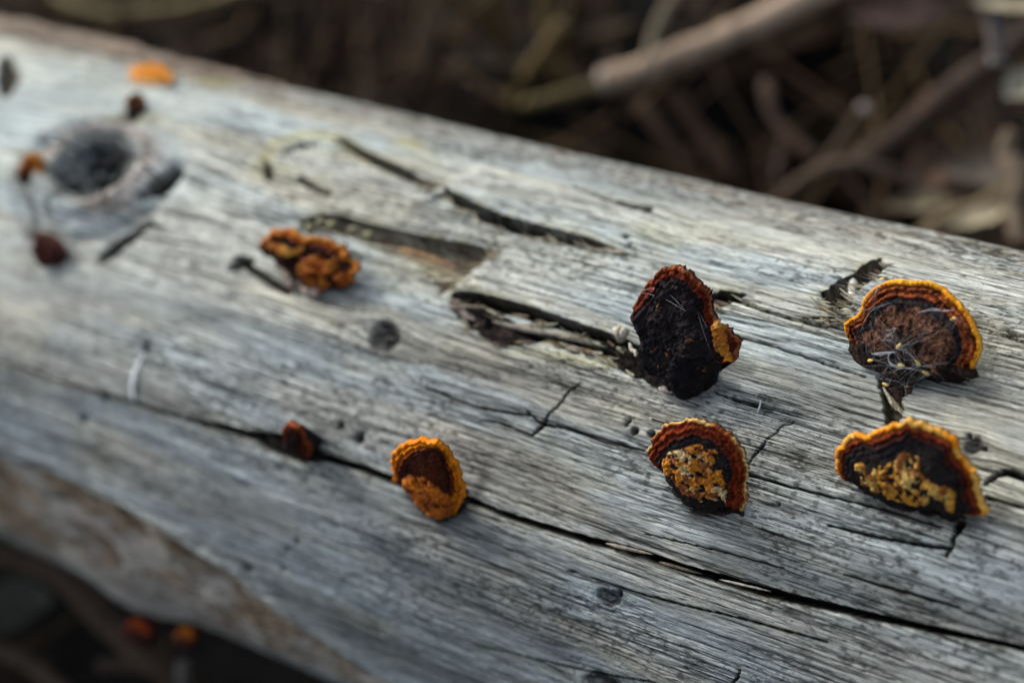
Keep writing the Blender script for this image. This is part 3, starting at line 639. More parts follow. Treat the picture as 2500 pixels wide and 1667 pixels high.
# ------------------------------------------------------------------ bracket fungi
TOC = lambda P: (CAM-P)/np.linalg.norm(CAM-P)
def ramp(d, stops):
    xs_ = [q[0] for q in stops]; return np.stack([np.interp(d, xs_, [q[1][k] for q in stops]) for k in range(3)], -1)
class Fan:
    """a shelf growing out of the log: its plane holds the log's direction and leans 'lift' degrees off the bark"""
    def __init__(f, name, label, base_, lift, outline, margin, centre, dome, thick, stops, rim_r, rim_cols, seed, lump=.5, sub=8, rows=46, rough=.0006, group='bracket fungi growing on the log', wob=.5, tilt=0.0, fleck=.5, basec=(.016, .013, .013), root_in=.006, zn=1.0, lumps=.0014):
        f.lumps = lumps
        f.zn = zn
        x, s_ = on_log(*base_); hb = max(height(x, s_), -.001)
        f.O = surf(x, s_, hb+.0008); n, b = frame_at(s_); t = np.array([1.0, 0, 0]); dl = math.radians(lift)
        f.t = t; f.w = math.cos(dl)*b+math.sin(dl)*n
        if tilt: f.t = t*math.cos(tilt)+np.cross(f.w, t)*math.sin(tilt)
        f.N = np.cross(f.t, f.w)
        if f.N @ TOC(f.O) < 0: f.N = -f.N
        f.n = n; f.seed = seed; f.thick = thick*.001; f.dome = dome*.001; f.rough = rough
        f.root = empty(name, label, 'fungus', f.O, group)
        Q = np.array([f.uv(*q) for q in outline]); m = len(Q)
        f.P = catmull_closed(Q, sub); f.c = np.array(f.uv(*centre)); M = len(f.P)
        flag = np.zeros(m); a, e = margin
        for k in range(m):
            if a <= k <= e: flag[k] = 1
        fl = np.repeat(flag, sub).astype(float)
        for _ in range(sub): fl = .25*np.roll(fl, 1)+.5*fl+.25*np.roll(fl, -1)
        f.fl = fl
        wv = fbm(np.arange(M)*.35, np.zeros(M)+seed, 3, 230)-.5
        rad = f.P-f.c; f.P = f.c+rad*(1+wob*.05*wv[:, None]*2)
        rad = f.P-f.c; f.ang = np.unwrap(np.arctan2(rad[:, 1], rad[:, 0])); f.rl = np.linalg.norm(rad, axis=1)
        rho = np.linspace(0, 1, rows)**.85
        U = f.c[0]+rho[:, None]*rad[None, :, 0]; W_ = f.c[1]+rho[:, None]*rad[None, :, 1]
        d = (1-rho[:, None])*f.rl[None]*1000+0*U
        Z = f.zz(U, W_, rho[:, None]+0*U, d, fl[None]+0*U)
        col = f.colour(U, W_, d, fl[None]+0*U, stops, fleck, basec, rho[:, None]+0*U)
        V = f.pos(U, W_, Z).reshape(-1, 3); F = [grid_faces(rows, M, True)]
        C = col.reshape(-1, 3)
        # underside: rim -> foot buried in the wood
        xx, ss_ = on_log(base_[0]*.66+centre[0]*.34, base_[1]*.66+centre[1]*.34); foot = surf(xx, ss_, min(0, height(xx, ss_))-root_in)
        rim = f.pos(U[-1], W_[-1], Z[-1]-f.thick)
        mid = rim*.55+foot*.45; k0 = len(V)
        V = np.vstack([V, rim, mid, foot*.8+.2*mid, foot[None]])
        lastr = (rows-1)*M; j = np.arange(M); j2 = (j+1) % M
        for A_, B_ in ((lastr, k0), (k0, k0+M), (k0+M, k0+2*M)):
            F.append(np.stack([A_+j, A_+j2, B_+j2, B_+j], 1))
        F.append(np.stack([k0+2*M+j, k0+2*M+j2, np.full(M, k0+3*M)], 1))
        uc = np.broadcast_to(np.array(basec)*1.2, (3*M+1, 3)); C = np.vstack([C, uc])
        f.cap = mesh_obj('cap', local(f.root, V), F, M_fung, f.root, True, C)
        # rolled growing margin
        ix = np.where(fl > .45)[0]
        br = np.where(np.diff(ix) > 1)[0]
        if len(br): ix = np.concatenate([ix[br[0]+1:], ix[:br[0]+1]])
        if rim_r > 0 and len(ix) > 5:
            Pm = f.P[ix]; Zm = Z[-1][ix]; n2 = len(ix)
            Pm = np.stack([np.interp(np.linspace(0, n2-1, n2*2), range(n2), Pm[:, k]) for k in (0, 1)], 1); Zm = np.interp(np.linspace(0, n2-1, n2*2), range(n2), Zm); n2 *= 2
            k = np.linspace(0, 1, n2); pr = rim_r*.001*np.minimum(1, np.minimum(k, 1-k)/.10+.25)*(1-lump*.5+lump*fbm(k*26+seed, k*0, 3, 231))
            out = Pm-f.c; out /= np.linalg.norm(out, axis=1, keepdims=True)
            ns = 18; a = np.linspace(0, 2*PI, ns, endpoint=False)
            fz = 1+.5*(fbm(np.arange(n2)[:, None]*.9+0*a, (np.cos(a)*2+np.sin(a)*3)[None]+seed+0*k[:, None], 3, 232)-.5)
            ra = pr[:, None]*fz
            Pc = Pm-out*(pr*.55)[:, None]
            Um = Pc[:, 0, None]+out[:, 0, None]*np.cos(a)*ra; Wm = Pc[:, 1, None]+out[:, 1, None]*np.cos(a)*ra
            Zt = Zm[:, None]-f.thick*.45+np.sin(a)*ra*.95+ .35*pr[:, None]
            Vm = f.pos(Um, Wm, Zt).reshape(-1, 3); Fm = [grid_faces(n2, ns, True)]
            Vm = np.vstack([Vm, f.pos(Pc[:1, 0], Pc[:1, 1], Zt[:1].mean(1)), f.pos(Pc[-1:, 0], Pc[-1:, 1], Zt[-1:].mean(1))])
            kk = n2*ns; j = np.arange(ns); j2 = (j+1) % ns
            Fm.append(np.stack([np.full(ns, kk), j2, j], 1)); Fm.append(np.stack([np.full(ns, kk+1), (n2-1)*ns+j, (n2-1)*ns+j2], 1))
            inner = sm(.35, -.75, np.cos(a)+.5*(fbm(np.arange(n2)[:, None]*.5+0*a, a[None]*1.1+0*k[:, None], 3, 233)-.5))
            pt = sm(.38, .62, fbm(k[:, None]*16+seed+0*a, np.cos(a)[None]*.6+0*k[:, None], 3, 234))
            c0, c1, c2 = [np.array(q) for q in rim_cols]           # outer, patchy second colour, inner
            cm = c0*(1-pt[..., None])+c1*pt[..., None]; cm = cm*(1-.85*inner[..., None])+c2*.85*inner[..., None]
            cm = cm*(.65+.7*fbm(np.arange(n2)[:, None]*1.1+0*a, a[None]*2.0+0*k[:, None], 2, 235))[..., None]
            Cm = np.vstack([cm.reshape(-1, 3), cm.reshape(-1, 3)[:1], cm.reshape(-1, 3)[-1:]])
            f.margin = mesh_obj('margin', local(f.root, Vm), Fm, M_rim, f.root, True, Cm)
    def uv(f, px, py, z0=0.0):
        v = ray(px, py); k = ((f.O+f.N*z0-CAM)@f.N)/(v@f.N); p = CAM+v*k-f.O
        return p@f.t, p@f.w
    def pos(f, U, W_, Z):
        U = np.asarray(U, float)[..., None]; W_ = np.asarray(W_, float)[..., None]; Z = np.asarray(Z, float)[..., None]
        return f.O+U*f.t+W_*f.w+Z*f.N
    def zz(f, U, W_, rho, d, fl):
        z = f.dome*(1-rho**2.2)+f.thick*.4*(1-rho**8)
        z = z+.00042*np.sin(d*4.2+2*fbm(U*300, W_*300, 2, f.seed))*fl*sm(7, 2, d)
        z = z+f.rough*2*(fbm(U*520, W_*520, 4, f.seed+3, .6)-.5)+f.rough*.9*(fbm(U*1900, W_*1900, 2, f.seed+5)-.5)
        z = z+f.lumps*(fbm(U*130, W_*130, 2, f.seed+4)-.5)
        return z
    def zat(f, U, W_):
        dx = U-f.c[0]; dy = W_-f.c[1]; r = np.hypot(dx, dy); a = np.arctan2(dy, dx)
        o = np.argsort(np.mod(f.ang, 2*PI)); rl = np.interp(np.mod(a, 2*PI), np.mod(f.ang, 2*PI)[o], f.rl[o], period=2*PI); fl = np.interp(np.mod(a, 2*PI), np.mod(f.ang, 2*PI)[o], f.fl[o], period=2*PI)
        rho = np.clip(r/rl, 0, 1.05); d = np.maximum(0, rl-r)*1000
        return f.zz(U, W_, rho, d, fl), rho
    def colour(f, U, W_, d, fl, stops, fleck, basec, rho):
        dd = d+1.1*f.zn*(fbm(U*420, W_*420, 3, f.seed+8)-.5)+.8*f.zn*(fbm(U*120, W_*120, 2, f.seed+9)-.5)
        c = ramp(dd+25*sm(.6, .2, fl), stops)
        an = np.arctan2(W_-f.c[1], U-f.c[0]); r = np.hypot(U-f.c[0], W_-f.c[1])
        fib = fbm(an*46, r*2600, 3, f.seed+10, .6); spk = fbm(U*780, W_*780, 3, f.seed+11, .75)
        c = c*(1+2*fleck*(.5*fib+.5*spk-.5)*2.2)[..., None]
        g = sm(.35, .75, fl)[..., None]
        bc = np.array(basec)*(.7+.9*spk)[..., None]
        edge_dark = sm(2.2, .2, d)[..., None]*(1-g)
        c = c*(1-edge_dark)+bc*edge_dark
        return np.clip(c, .003, .8)
    def crust(f, poly, amp, base_h, thr, cols, fr=420, res=.00017, name='crust', soft=.0012, label=None, mat=None):
        P = catmull_closed(np.array([f.uv(*q, f.zat(*[np.array([e]) for e in f.uv(*q, f.dome*.7)])[0][0]) for q in poly]), 5)
        lo = P.min(0)-.001; hi = P.max(0)+.001
        a = np.arange(lo[0], hi[0], res); b = np.arange(lo[1], hi[1], res); U, W_ = np.meshgrid(a, b, indexing='ij')
        sdv = poly_sd(U, W_, P); zc, rho = f.zat(U, W_)
        n1 = fbm(U*fr, W_*fr, 4, f.seed+20, .55); n2 = fbm(U*fr*.45+3, W_*fr*.45, 3, f.seed+21)
        n3 = 1-2*np.abs(fbm(U*fr*.8+9, W_*fr*.8, 3, f.seed+22)-.5)*2
        lev = .5*n1+.2*n2+.3*np.clip(n3, 0, 1)
        inn = sm(-soft, soft, sdv)
        e = (lev-thr)*inn-.25*(1-inn)
        z = zc+base_h*.001*np.clip(e*6, -1, 1)+amp*.001*(n1-.45)*inn
        keep = (e > -.035)
        V = f.pos(U, W_, z).reshape(-1, 3); F = grid_faces(len(a), len(b)); F = F[keep.reshape(-1)[F].all(1)]
        used = np.unique(F); mp = np.zeros(len(V), int); mp[used] = np.arange(len(used))
        sel = sm(.47, .63, fbm(U*fr*.35+4, W_*fr*.35+8, 3, f.seed+23)); sel2 = sm(.5, .66, fbm(U*fr*.9+1, W_*fr*.9, 3, f.seed+24))
        c0, c1, c2 = [np.array(q) for q in cols]
        c = c0*(1-sel[..., None])+c1*sel[..., None]; c = c*(.55+.9*fbm(U*fr*2.2, W_*fr*2.2, 2, f.seed+25))[..., None]; c = c*(1-sel2[..., None])+c2*sel2[..., None]
        low = sm(.09, -.03, e)[..., None]; c = c*(1-.6*low)+c2*.35*low
        Vt = V[used]; Ft = mp[F]; Ct = c.reshape(-1, 3)[used]
        Vb = Vt-f.N*(.0012+np.maximum(0, z-zc).reshape(-1)[used])[:, None]
        ed = np.concatenate([Ft[:, [k, (k+1) % 4]] for k in range(4)]); key = np.sort(ed, 1); kk = key[:, 0]*len(Vt)+key[:, 1]
        _, idx, cnt = np.unique(kk, return_index=True, return_counts=True); be = ed[idx[cnt == 1]]; nv = len(Vt)
        Fs = np.stack([be[:, 1], be[:, 0], be[:, 0]+nv, be[:, 1]+nv], 1)
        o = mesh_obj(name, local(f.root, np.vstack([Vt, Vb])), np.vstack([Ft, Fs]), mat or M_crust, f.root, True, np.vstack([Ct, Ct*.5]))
        if label: o['label'] = label
        return o
    def at(f, px, py, dz=.0003):
        u, v = f.uv(px, py, f.dome*.7); z, _ = f.zat(np.array([u]), np.array([v])); u, v = f.uv(px, py, z[0]); return f.pos(u, v, z[0]+dz)
ORA = (.58, .22, .012); YEL = (.66, .36, .07); RED_ = (.20, .045, .012); BLK = (.013, .011, .011)
fanA = Fan('bracket_fungus', 'large zoned brown fan fungus with bright orange rim and downy seeds on it', (2062, 895), 46,
    [(1951, 782), (1943.5, 761), (1941, 747), (1951, 737), (1970, 725), (1979.5, 708), (1987, 689), (2003, 670), (2027, 653), (2061, 644), (2099, 647), (2133, 648), (2159, 660), (2181, 677),
     (2200, 692), (2219, 713), (2231, 732), (2241, 756), (2249.5, 788), (2246, 814), (2236, 833), (2231, 848), (2236, 868), (2195, 867), (2150, 864), (2118, 868), (2100, 880), (2088, 892), (2064, 893), (2042, 882), (2024, 866), (2010, 853), (1980, 843), (1960, 824), (1951, 804)],
    (0, 20), (2090, 812), 2.2, 1.3,
    [(0, (.50, .17, .012)), (.7, (.42, .13, .012)), (1.1, (.07, .018, .007)), (1.5, (.22, .055, .013)), (2.2, (.09, .02, .008)), (2.7, (.24, .055, .014)), (3.3, (.07, .016, .008)), (3.8, (.022, .016, .016)), (4.9, (.02, .017, .018)), (5.6, (.065, .029, .017)), (8, (.085, .040, .023)), (10.5, (.055, .025, .015)), (13, (.03, .018, .014)), (18, (.022, .013, .01))],
    .62, ((.68, .26, .008), (.70, .32, .02), (.40, .10, .008)), 401, lump=.2, sub=12, rows=84, rough=.0005, fleck=1.8, wob=.2, zn=.45, basec=(.022, .012, .009))
fanA.crust([(2085, 805), (2105, 800), (2112, 822), (2150, 838), (2175, 850), (2160, 862), (2120, 862), (2095, 850), (2070, 868), (2040, 868), (2030, 850), (2065, 845), (2085, 830)], .9, .35, .56, ((.20, .055, .012), (.07, .026, .012), (.03, .014, .009)), 560)
log_patch('stalk', [(2026, 862), (2060, 872), (2108, 868), (2100, 884), (2092, 905), (2072, 922), (2052, 905), (2030, 884)], .0012, .0016, M_fung, 303, lambda U, W_, n, s_: np.array([.018, .010, .008])*(.4+3.2*sm(.45, .72, n))[..., None], fanA.root, 700)

fanB = Fan('bracket_fungus', 'broad dark fan fungus with wavy orange rim and yellow crumbs on its face', (2115, 1170), 52,
    [(1954, 1102), (1933, 1092), (1925, 1051), (1940, 1015), (1965, 997), (1997, 999), (2033, 983), (2073, 969), (2100, 964), (2127, 974), (2158, 988), (2189, 1006), (2199, 1032), (2213, 1055), (2238, 1078), (2246, 1104), (2243, 1131), (2253, 1154), (2266, 1172), (2254, 1182), (2226, 1180), (2195, 1186), (2163, 1174), (2114, 1168), (2060, 1163), (2015, 1149), (1983, 1128)],
    (0, 19), (2105, 1110), 2.2, 1.4,
    [(0, (.42, .14, .012)), (.5, (.28, .065, .010)), (1.4, (.17, .028, .008)), (2.3, (.07, .014, .007)), (3.3, (.016, .013, .014)), (7, (.018, .014, .013)), (20, (.02, .014, .012))],
    .72, ((.68, .23, .008), (.66, .36, .07), (.24, .05, .008)), 402, sub=12, rows=70, rough=.0005, wob=.9)
fanB.crust([(1965, 1064), (1988, 1060), (2028, 1068), (2060, 1050), (2073, 1032), (2091, 1040), (2114, 1054), (2114, 1086), (2150, 1112), (2190, 1112), (2199, 1144), (2195, 1177), (2176, 1172), (2150, 1150), (2122, 1163), (2078, 1155), (2033, 1145), (1992, 1127), (1974, 1095)],   .7, .35, .44, ((.48, .22, .018), (.54, .36, .10), (.20, .06, .008)), 640, soft=.0007)

fanC = Fan('bracket_fungus', 'rust red half disc fungus with cream edge and orange and white crust', (1625, 1172), 48,
    [(1500, 1066), (1488, 1042), (1492, 1024), (1512, 997), (1535, 974), (1566, 967), (1593, 963), (1629, 972), (1661, 990), (1688, 1015), (1704, 1042), (1715, 1064), (1717, 1095), (1708, 1118), (1714, 1145), (1702, 1175), (1695, 1160), (1676, 1154), (1652, 1169), (1616, 1174), (1585, 1164), (1558, 1140), (1536, 1106), (1522, 1080)],
    (0, 15), (1615, 1085), 2.2, 1.2,
    [(0, (.28, .08, .02)), (.3, (.20, .036, .010)), (1.8, (.17, .024, .007)), (3.0, (.10, .015, .006)), (3.6, (.02, .014, .013)), (5.5, (.016, .013, .013)), (20, (.014, .012, .012))],
    .42, ((.24, .06, .014), (.58, .40, .14), (.16, .03, .008)), 403, sub=12, rows=76, rough=.0005, wob=.9, fleck=.65)
fanC.crust([(1522, 1066), (1534, 1040), (1562, 1028), (1598, 1019), (1625, 1028), (1652, 1033), (1657, 1073), (1670, 1118), (1675, 1150), (1650, 1154), (1630, 1145), (1611, 1154), (1598, 1140), (1566, 1130), (1548, 1104)], .7, .4, .45, ((.48, .17, .008), (.54, .40, .19), (.18, .045, .009)), 660, soft=.0007)

fanD = Fan('bracket_fungus', 'tall black keyhole shaped fungus with rust red top edge and orange lip at one side', (1575, 905), 56,
    [(1458, 715), (1461, 690), (1476, 668), (1499, 641), (1519, 624), (1544, 618), (1575, 623), (1598, 639), (1622, 661), (1629, 682), (1628, 708), (1639, 727), (1661, 747), (1675, 771), (1686, 798), (1688, 821), (1675, 833), (1655, 835), (1643, 853), (1616, 880), (1602, 905), (1562, 908), (1530, 893), (1502, 858), (1476, 817), (1474, 768), (1464, 738)],
    (0, 16), (1565, 775), 3.0, 1.6,
    [(0, (.17, .04, .014)), (1.0, (.15, .023, .009)), (1.9, (.09, .015, .008)), (2.3, (.02, .015, .016)), (30, (.013, .011, .013))],
    .5, ((.17, .04, .014), (.24, .08, .03), (.11, .025, .01)), 404, sub=12, rows=76, rough=.0012, wob=1.3, lumps=.0045)
fanD.crust([(1640, 735), (1660, 750), (1674, 775), (1685, 805), (1684, 828), (1672, 824), (1655, 795), (1640, 765)], .6, .7, .30, ((.56, .22, .012), (.46, .15, .012), (.60, .30, .05)), 300, name='orange_lip', label='bright orange lip along one side')
fanD.crust([(1500, 700), (1560, 690), (1620, 740), (1640, 830), (1600, 880), (1530, 870), (1490, 800)],   .8, .4, .72, ((.10, .03, .012), (.06, .03, .02), (.30, .11, .02)), 700, name='crumbs')
log_patch('foot', [(1376, 790), (1410, 792), (1445, 802), (1480, 815), (1520, 860), (1625, 868), (1645, 850), (1650, 875), (1615, 905), (1575, 912), (1540, 906), (1500, 888), (1450, 862), (1405, 832)], .0030, .0022, M_fung, 304, dk, fanD.root, 300)

fanE = Fan('bracket_fungus', 'small bright orange fan fungus sitting on the long lower crack', (1005, 1188), 50,
    [(905, 1102), (907, 1088), (898, 1070), (901, 1050), (915, 1028), (942, 1017), (973, 1009), (1004, 1014), (1026, 1028), (1035, 1053), (1046, 1067), (1057, 1090), (1066, 1118), (1063, 1143), (1052, 1162), (1043, 1181), (1018, 1190), (993, 1185), (973, 1171), (950, 1144), (934, 1126), (920, 1110)],
    (0, 14), (990, 1100), 2.0, 1.2,
    [(0, (.70, .22, .008)), (1.6, (.66, .18, .006)), (2.6, (.30, .07, .008)), (3.3, (.08, .016, .008)), (4.6, (.03, .011, .009)), (6, (.06, .014, .007)), (20, (.10, .022, .007))],
    .6, ((.66, .175, .005), (.62, .20, .012), (.56, .16, .008)), 405, sub=9, rows=50, rough=.0005, wob=1.2, basec=(.34, .11, .01))
fanE.crust([(922, 1098), (945, 1090), (985, 1098), (1015, 1122), (1040, 1150), (1042, 1178), (1018, 1188), (990, 1182), (965, 1160), (942, 1132)], 1.2, .8, .45, ((.56, .15, .006), (.20, .04, .006), (.44, .11, .007)), 330)

fanF = Fan('bracket_fungus', 'tiny rust orange fungus bud at the wide dark gap of the lower crack', (695, 1050), 55,
    [(650, 990), (658, 977), (676, 972), (692, 981), (703, 1004), (714, 1032), (705, 1050), (682, 1046), (664, 1028), (653, 1008)], (0, 5), (682, 1012), 1.5, 1.0,
    [(0, (.17, .032, .009)), (1.6, (.10, .018, .007)), (2.6, (.03, .010, .007)), (9, (.014, .009, .008))], .6, ((.19, .035, .008), (.22, .05, .009), (.1, .02, .008)), 406, sub=6, rows=22, wob=1.0)
fanG = Fan('bracket_fungus', 'crumbly orange and brown fungus cluster filling the far crack', (745, 672), 42,
    [(599, 563), (612, 542), (629, 529), (655, 531), (680, 536), (705, 548), (728, 546), (752, 551), (772, 564), (794, 587), (817, 612), (808, 640), (784, 660), (755, 672), (728, 669), (700, 660), (688, 638), (660, 620), (640, 606), (618, 586)], (0, 11), (708, 600), 1.5, 1.5,
    [(0, (.34, .09, .014)), (1.2, (.26, .06, .010)), (2.2, (.05, .014, .01)), (4.2, (.016, .010, .009)), (20, (.03, .012, .008))], 0.85, ((.36, .10, .014), (.44, .17, .02), (.16, .04, .010)), 407, sub=8, rows=40, rough=.0018, wob=2.6)
fanG.crust([(700, 585), (735, 575), (775, 575), (806, 612), (800, 640), (775, 658), (745, 668), (705, 658), (692, 630)], 4.0, 1.1, .53, ((.36, .085, .008), (.10, .022, .009), (.46, .16, .02)), 480)
fanG.crust([(610, 560), (640, 556), (672, 570), (712, 562), (700, 578), (668, 590), (640, 580)], 1.6, 1.0, .36, ((.42, .16, .016), (.34, .11, .014), (.46, .22, .03)), 380, name='yellow_ridge')
for k, (a, b, l, c) in enumerate([(655, 622, 18, (.34, .27, .22)), (668, 640, 15, (.30, .24, .18)), (690, 634, 12, (.36, .28, .14)), (712, 672, 14, (.42, .34, .28)), (730, 676, 12, (.4, .3, .25)), (700, 660, 9, (.18, .14, .11)), (676, 660, 10, (.22, .17, .14))]):
    splinter([(a-l*.6, b-l*.3), (a+l*.6, b+l*.35)], 1.2, 2.4, 2.4, c, 'wood_crumb')
fanH = Fan('bracket_fungus', 'far blurred orange fungus on the upper edge of the log above the big knot', (348, 195), 20,
    [(298, 178), (312, 160), (345, 154), (378, 162), (395, 178), (378, 193), (345, 196), (312, 192)], (0, 4), (345, 180), 2.0, 1.5,
    [(0, (.62, .22, .03)), (4, (.64, .24, .03)), (20, (.6, .22, .03))], 1.2, ((.62, .22, .03), (.66, .30, .06), (.6, .2, .02)), 408, sub=6, rows=20, basec=(.55, .3, .14))
fanI = Fan('bracket_fungus', 'small orange fungus bud at the edge of the photo beside the big knot', (62, 425), 22,
    [(45, 402), (52, 375), (70, 358), (92, 362), (97, 385), (86, 412), (66, 428), (48, 422)], (0, 4), (70, 395), 1.0, 1.5,
    [(0, (.36, .12, .02)), (2.6, (.28, .08, .012)), (4, (.06, .02, .01)), (20, (.04, .016, .01))], 1.2, ((.38, .13, .02), (.42, .2, .04), (.2, .06, .01)), 409, wob=4.5, rough=.0016, sub=9, rows=20)
fanJ = Fan('bracket_fungus', 'dark maroon fungus lump below the big knot', (112, 612), 18,
    [(78, 560), (90, 542), (118, 545), (145, 562), (148, 590), (128, 610), (100, 612), (82, 590)], (0, 3), (112, 580), 1.0, 1.5,
    [(0, (.06, .022, .016)), (5, (.05, .016, .013)), (20, (.05, .016, .013))], 1.0, ((.06, .02, .015), (.08, .03, .015), (.05, .015, .01)), 410, wob=4.5, rough=.0016, sub=9, rows=20, basec=(.04, .015, .012))
fanK = Fan('bracket_fungus', 'dark brown fungus crumb with orange side just under the far orange fungus', (300, 270), 20,
    [(288, 258), (295, 235), (312, 222), (330, 230), (330, 250), (316, 268), (298, 275)], (0, 3), (310, 250), 1.0, 1.2,
    [(0, (.18, .08, .03)), (2, (.08, .03, .015)), (20, (.05, .022, .015))], .9, ((.14, .07, .02), (.2, .09, .03), (.05, .02, .01)), 411, wob=4.5, rough=.0016, sub=9, rows=18)
def under_fan(label, edge, reach, half, col1, col2, seed, dcol=(.03, .012, .01)):
    """shelf hanging from the lower edge of the log"""
    x0, y0 = edge; out = [(x0+half*math.cos(a)*(1+.12*math.sin(3*a+seed)), y0+reach*(.42-.58*math.sin(a))) for a in np.linspace(PI, 3*PI, 14, endpoint=False)]
    return Fan('bracket_fungus', label, edge, 94, out, (7, 13), (x0, y0+reach*.42), 1.6, 2.2,
               [(0, col1), (2.2, col2), (3.4, dcol), (20, dcol)], 1.0, (col1, col2, dcol), seed, sub=7, rows=24, basec=dcol, root_in=.010, lumps=.003)
fanL = under_fan('dull red fungus under the lower edge of the log beside the brown branch', (316, 1434), 50, 27, (.30, .055, .010), (.16, .03, .009), 412)
fanM = under_fan('small orange fungus hanging under the log above the pale twig', (427, 1450), 46, 22, (.46, .14, .010), (.22, .06, .01), 413)

for nm, root_, poly in ((0, fanB, [(1985, 1128), (2015, 1150), (2060, 1172), (2130, 1184), (2190, 1200), (2215, 1196), (2205, 1176), (2110, 1160), (2040, 1140)]),
                        (1, fanC, [(1528, 1108), (1552, 1145), (1582, 1172), (1620, 1184), (1668, 1180), (1704, 1182), (1690, 1160), (1620, 1155), (1565, 1125)]),
                        (2, fanE, [(930, 1130), (950, 1158), (978, 1184), (1012, 1198), (1050, 1188), (1074, 1150), (1076, 1120), (1040, 1150), (980, 1150)])):
    log_patch('base_pad', poly, .0016, .0010, M_fung, 310+nm, dk, root_.root, 420)

# ------------------------------------------------------------------ downy seeds, silk, cobweb
M_down = mat_plain('seed_down', (.30, .33, .35), (.52, .55, .57), 400, .5, bump=0)
M_seed = mat_plain('seed_coat', (.55, .34, .05), (.75, .52, .12), 900, .5, bump=.2)
M_silk = mat_plain('spider_silk', (.62, .64, .65), (.8, .82, .84), 300, .5, bump=0)
def hairs(o, name, mat, curves, rad):
    b = Bag()
    for C in curves:
        n = len(C); k = np.linspace(0, 1, n); V, F = tube(C, rad*(1-.6*k), 4, 1, (.3, .5, .8)); b.add(V, F, (.8, .8, .8))
    return b.build(name, mat, o)
def seed_thing(label, P, Nn, sdir, nh, length, spread, hdir, seed, rad=.000019):
    r = np.random.default_rng(seed); o = empty('downy_seed', label, 'seed', P, 'downy seeds caught on the fungi')
    t = np.linspace(-1, 1, 9); sd_ = np.asarray(sdir, float)/np.linalg.norm(sdir)
    V, F = tube(P+Nn*.0004+sd_*(t[:, None]*.00095), .00036*np.sqrt(np.maximum(.02, 1-t*t)), 8, .8, Nn); b = Bag(); b.add(V, F, (.6, .4, .1)); b.build('seed', M_seed, o)
    cs = []; root = P+Nn*.0004+sd_*.0009; h = np.asarray(hdir, float); h /= np.linalg.norm(h)
    for k in range(nh):
        dv = h+spread*r.normal(size=3); dv -= Nn*min(0, dv@Nn)*.9; dv /= np.linalg.norm(dv); bend = r.normal(size=3)*1.3; L = length*(.5+.6*r.random())
        t = np.linspace(0, 1, 8)[:, None]; C = root+dv*L*t+bend*L*t*t*.5
        dep = (C-root)@Nn; C = C+Nn*np.maximum(0, .0002-dep)[:, None]; cs.append(C)
    hairs(o, 'down', M_down, cs, rad); return o
fa = fanA
def d3(f, px0, py0, px1, py1): return f.at(px1, py1)-f.at(px0, py0)
SD = [('yellow seed lowest on the stalk of the zoned fan fungus', (2092, 886), (2080, 888), 9, .006, .7, (2070, 868), 1),
      ('yellow seed at the left foot of the zoned fan fungus', (2003, 827), (2012, 826), 8, .005, .6, (2030, 815), 2),
      ('yellow seed near the right rim of the zoned fan fungus', (2193, 731), (2202, 728), 8, .004, .6, (2205, 742), 3),
      ('yellow seed in the middle of the white down on the zoned fan fungus', (2074, 838), (2084, 840), 13, .008, .7, (2055, 815), 4),
      ('yellow seed beside the orange crumbs at the foot of the zoned fan fungus', (2131, 856), (2139, 860), 11, .007, .75, (2112, 830), 5),
      ('pale seed with long hairs in the centre of the zoned fan fungus', (2068, 794), (2062, 800), 13, .010, .55, (2110, 785), 6),
      ('cream seed with blue white down right of the centre of the zoned fan fungus', (2113, 833), (2120, 840), 15, .007, .8, (2105, 815), 7),
      ('dark tiny seed with spread down where the stalk meets the wood', (2038, 882), (2043, 884), 10, .006, .7, (2036, 866), 8)]
for lab, a, b, nh, L, sp, hd, sdn in SD:
    P = fa.at(*a); seed_thing(lab, P, fa.N, d3(fa, *a, *b), nh, L, sp, d3(fa, *a, *hd)+fa.N*.001, sdn)
P = fa.at(2037, 640, .0016); seed_thing('reddish seed floating on long hairs above the top rim of the zoned fan fungus', P, fa.N, d3(fa, 2037, 640, 2048, 637), 16, .011, .28, d3(fa, 2037, 640, 2010, 668)+fa.N*.002, 9, .000022)
def strand(label, f, trace, rad, name='down_strand', cat='fibre', mat=None, dz=.0007, group=None, wis=4, jit=.0006, seed=1):
    r = np.random.default_rng(seed); base_ = np.array([f.at(a, b, dz) for a, b in trace]); C = catmull(base_, 6) if len(base_) > 2 else base_
    k = np.linspace(0, 1, len(C)); b = Bag()
    for q in range(wis):
        off = (r.normal(size=3)*jit)[None]*np.sin(k*PI)[:, None]+r.normal(size=(1, 3))*jit*.3
        V, F = tube(C+off, rad*(.35+.65*np.sin(k*PI)), 5, 1, f.N); b.add(V, F, (.8, .8, .8))
    o = b.build(name, mat or M_down, None); tag(o, label, cat, group); return o
strand('hooked blue white strand of down across the foot of the zoned fan fungus', fa, [(2052, 806), (2044, 818), (2046, 832), (2060, 843), (2080, 845), (2100, 846)], .00005, seed=11, jit=.00025)
strand('thin straight white fibre crossing the middle of the zoned fan fungus', fa, [(2005, 812), (2030, 812), (2062, 808)], .00005, seed=12, jit=.0003)
strand('white spindle of down near the right rim of the zoned fan fungus', fa, [(2112, 717), (2135, 711), (2150, 709), (2172, 712), (2196, 711)], .00006, seed=13, wis=3, jit=.0002)
strand('curled white tuft of down on the upper centre of the zoned fan fungus', fa, [(2037, 759), (2046, 764), (2058, 762), (2052, 772), (2040, 775), (2032, 782)], .00004, seed=14, wis=3, jit=.0006)
strand('pale twisted hair along the left rim of the zoned fan fungus', fa, [(1976, 768), (1984, 745), (1998, 724), (2020, 712), (2050, 700)], .00003, seed=15, wis=3, jit=.0012)
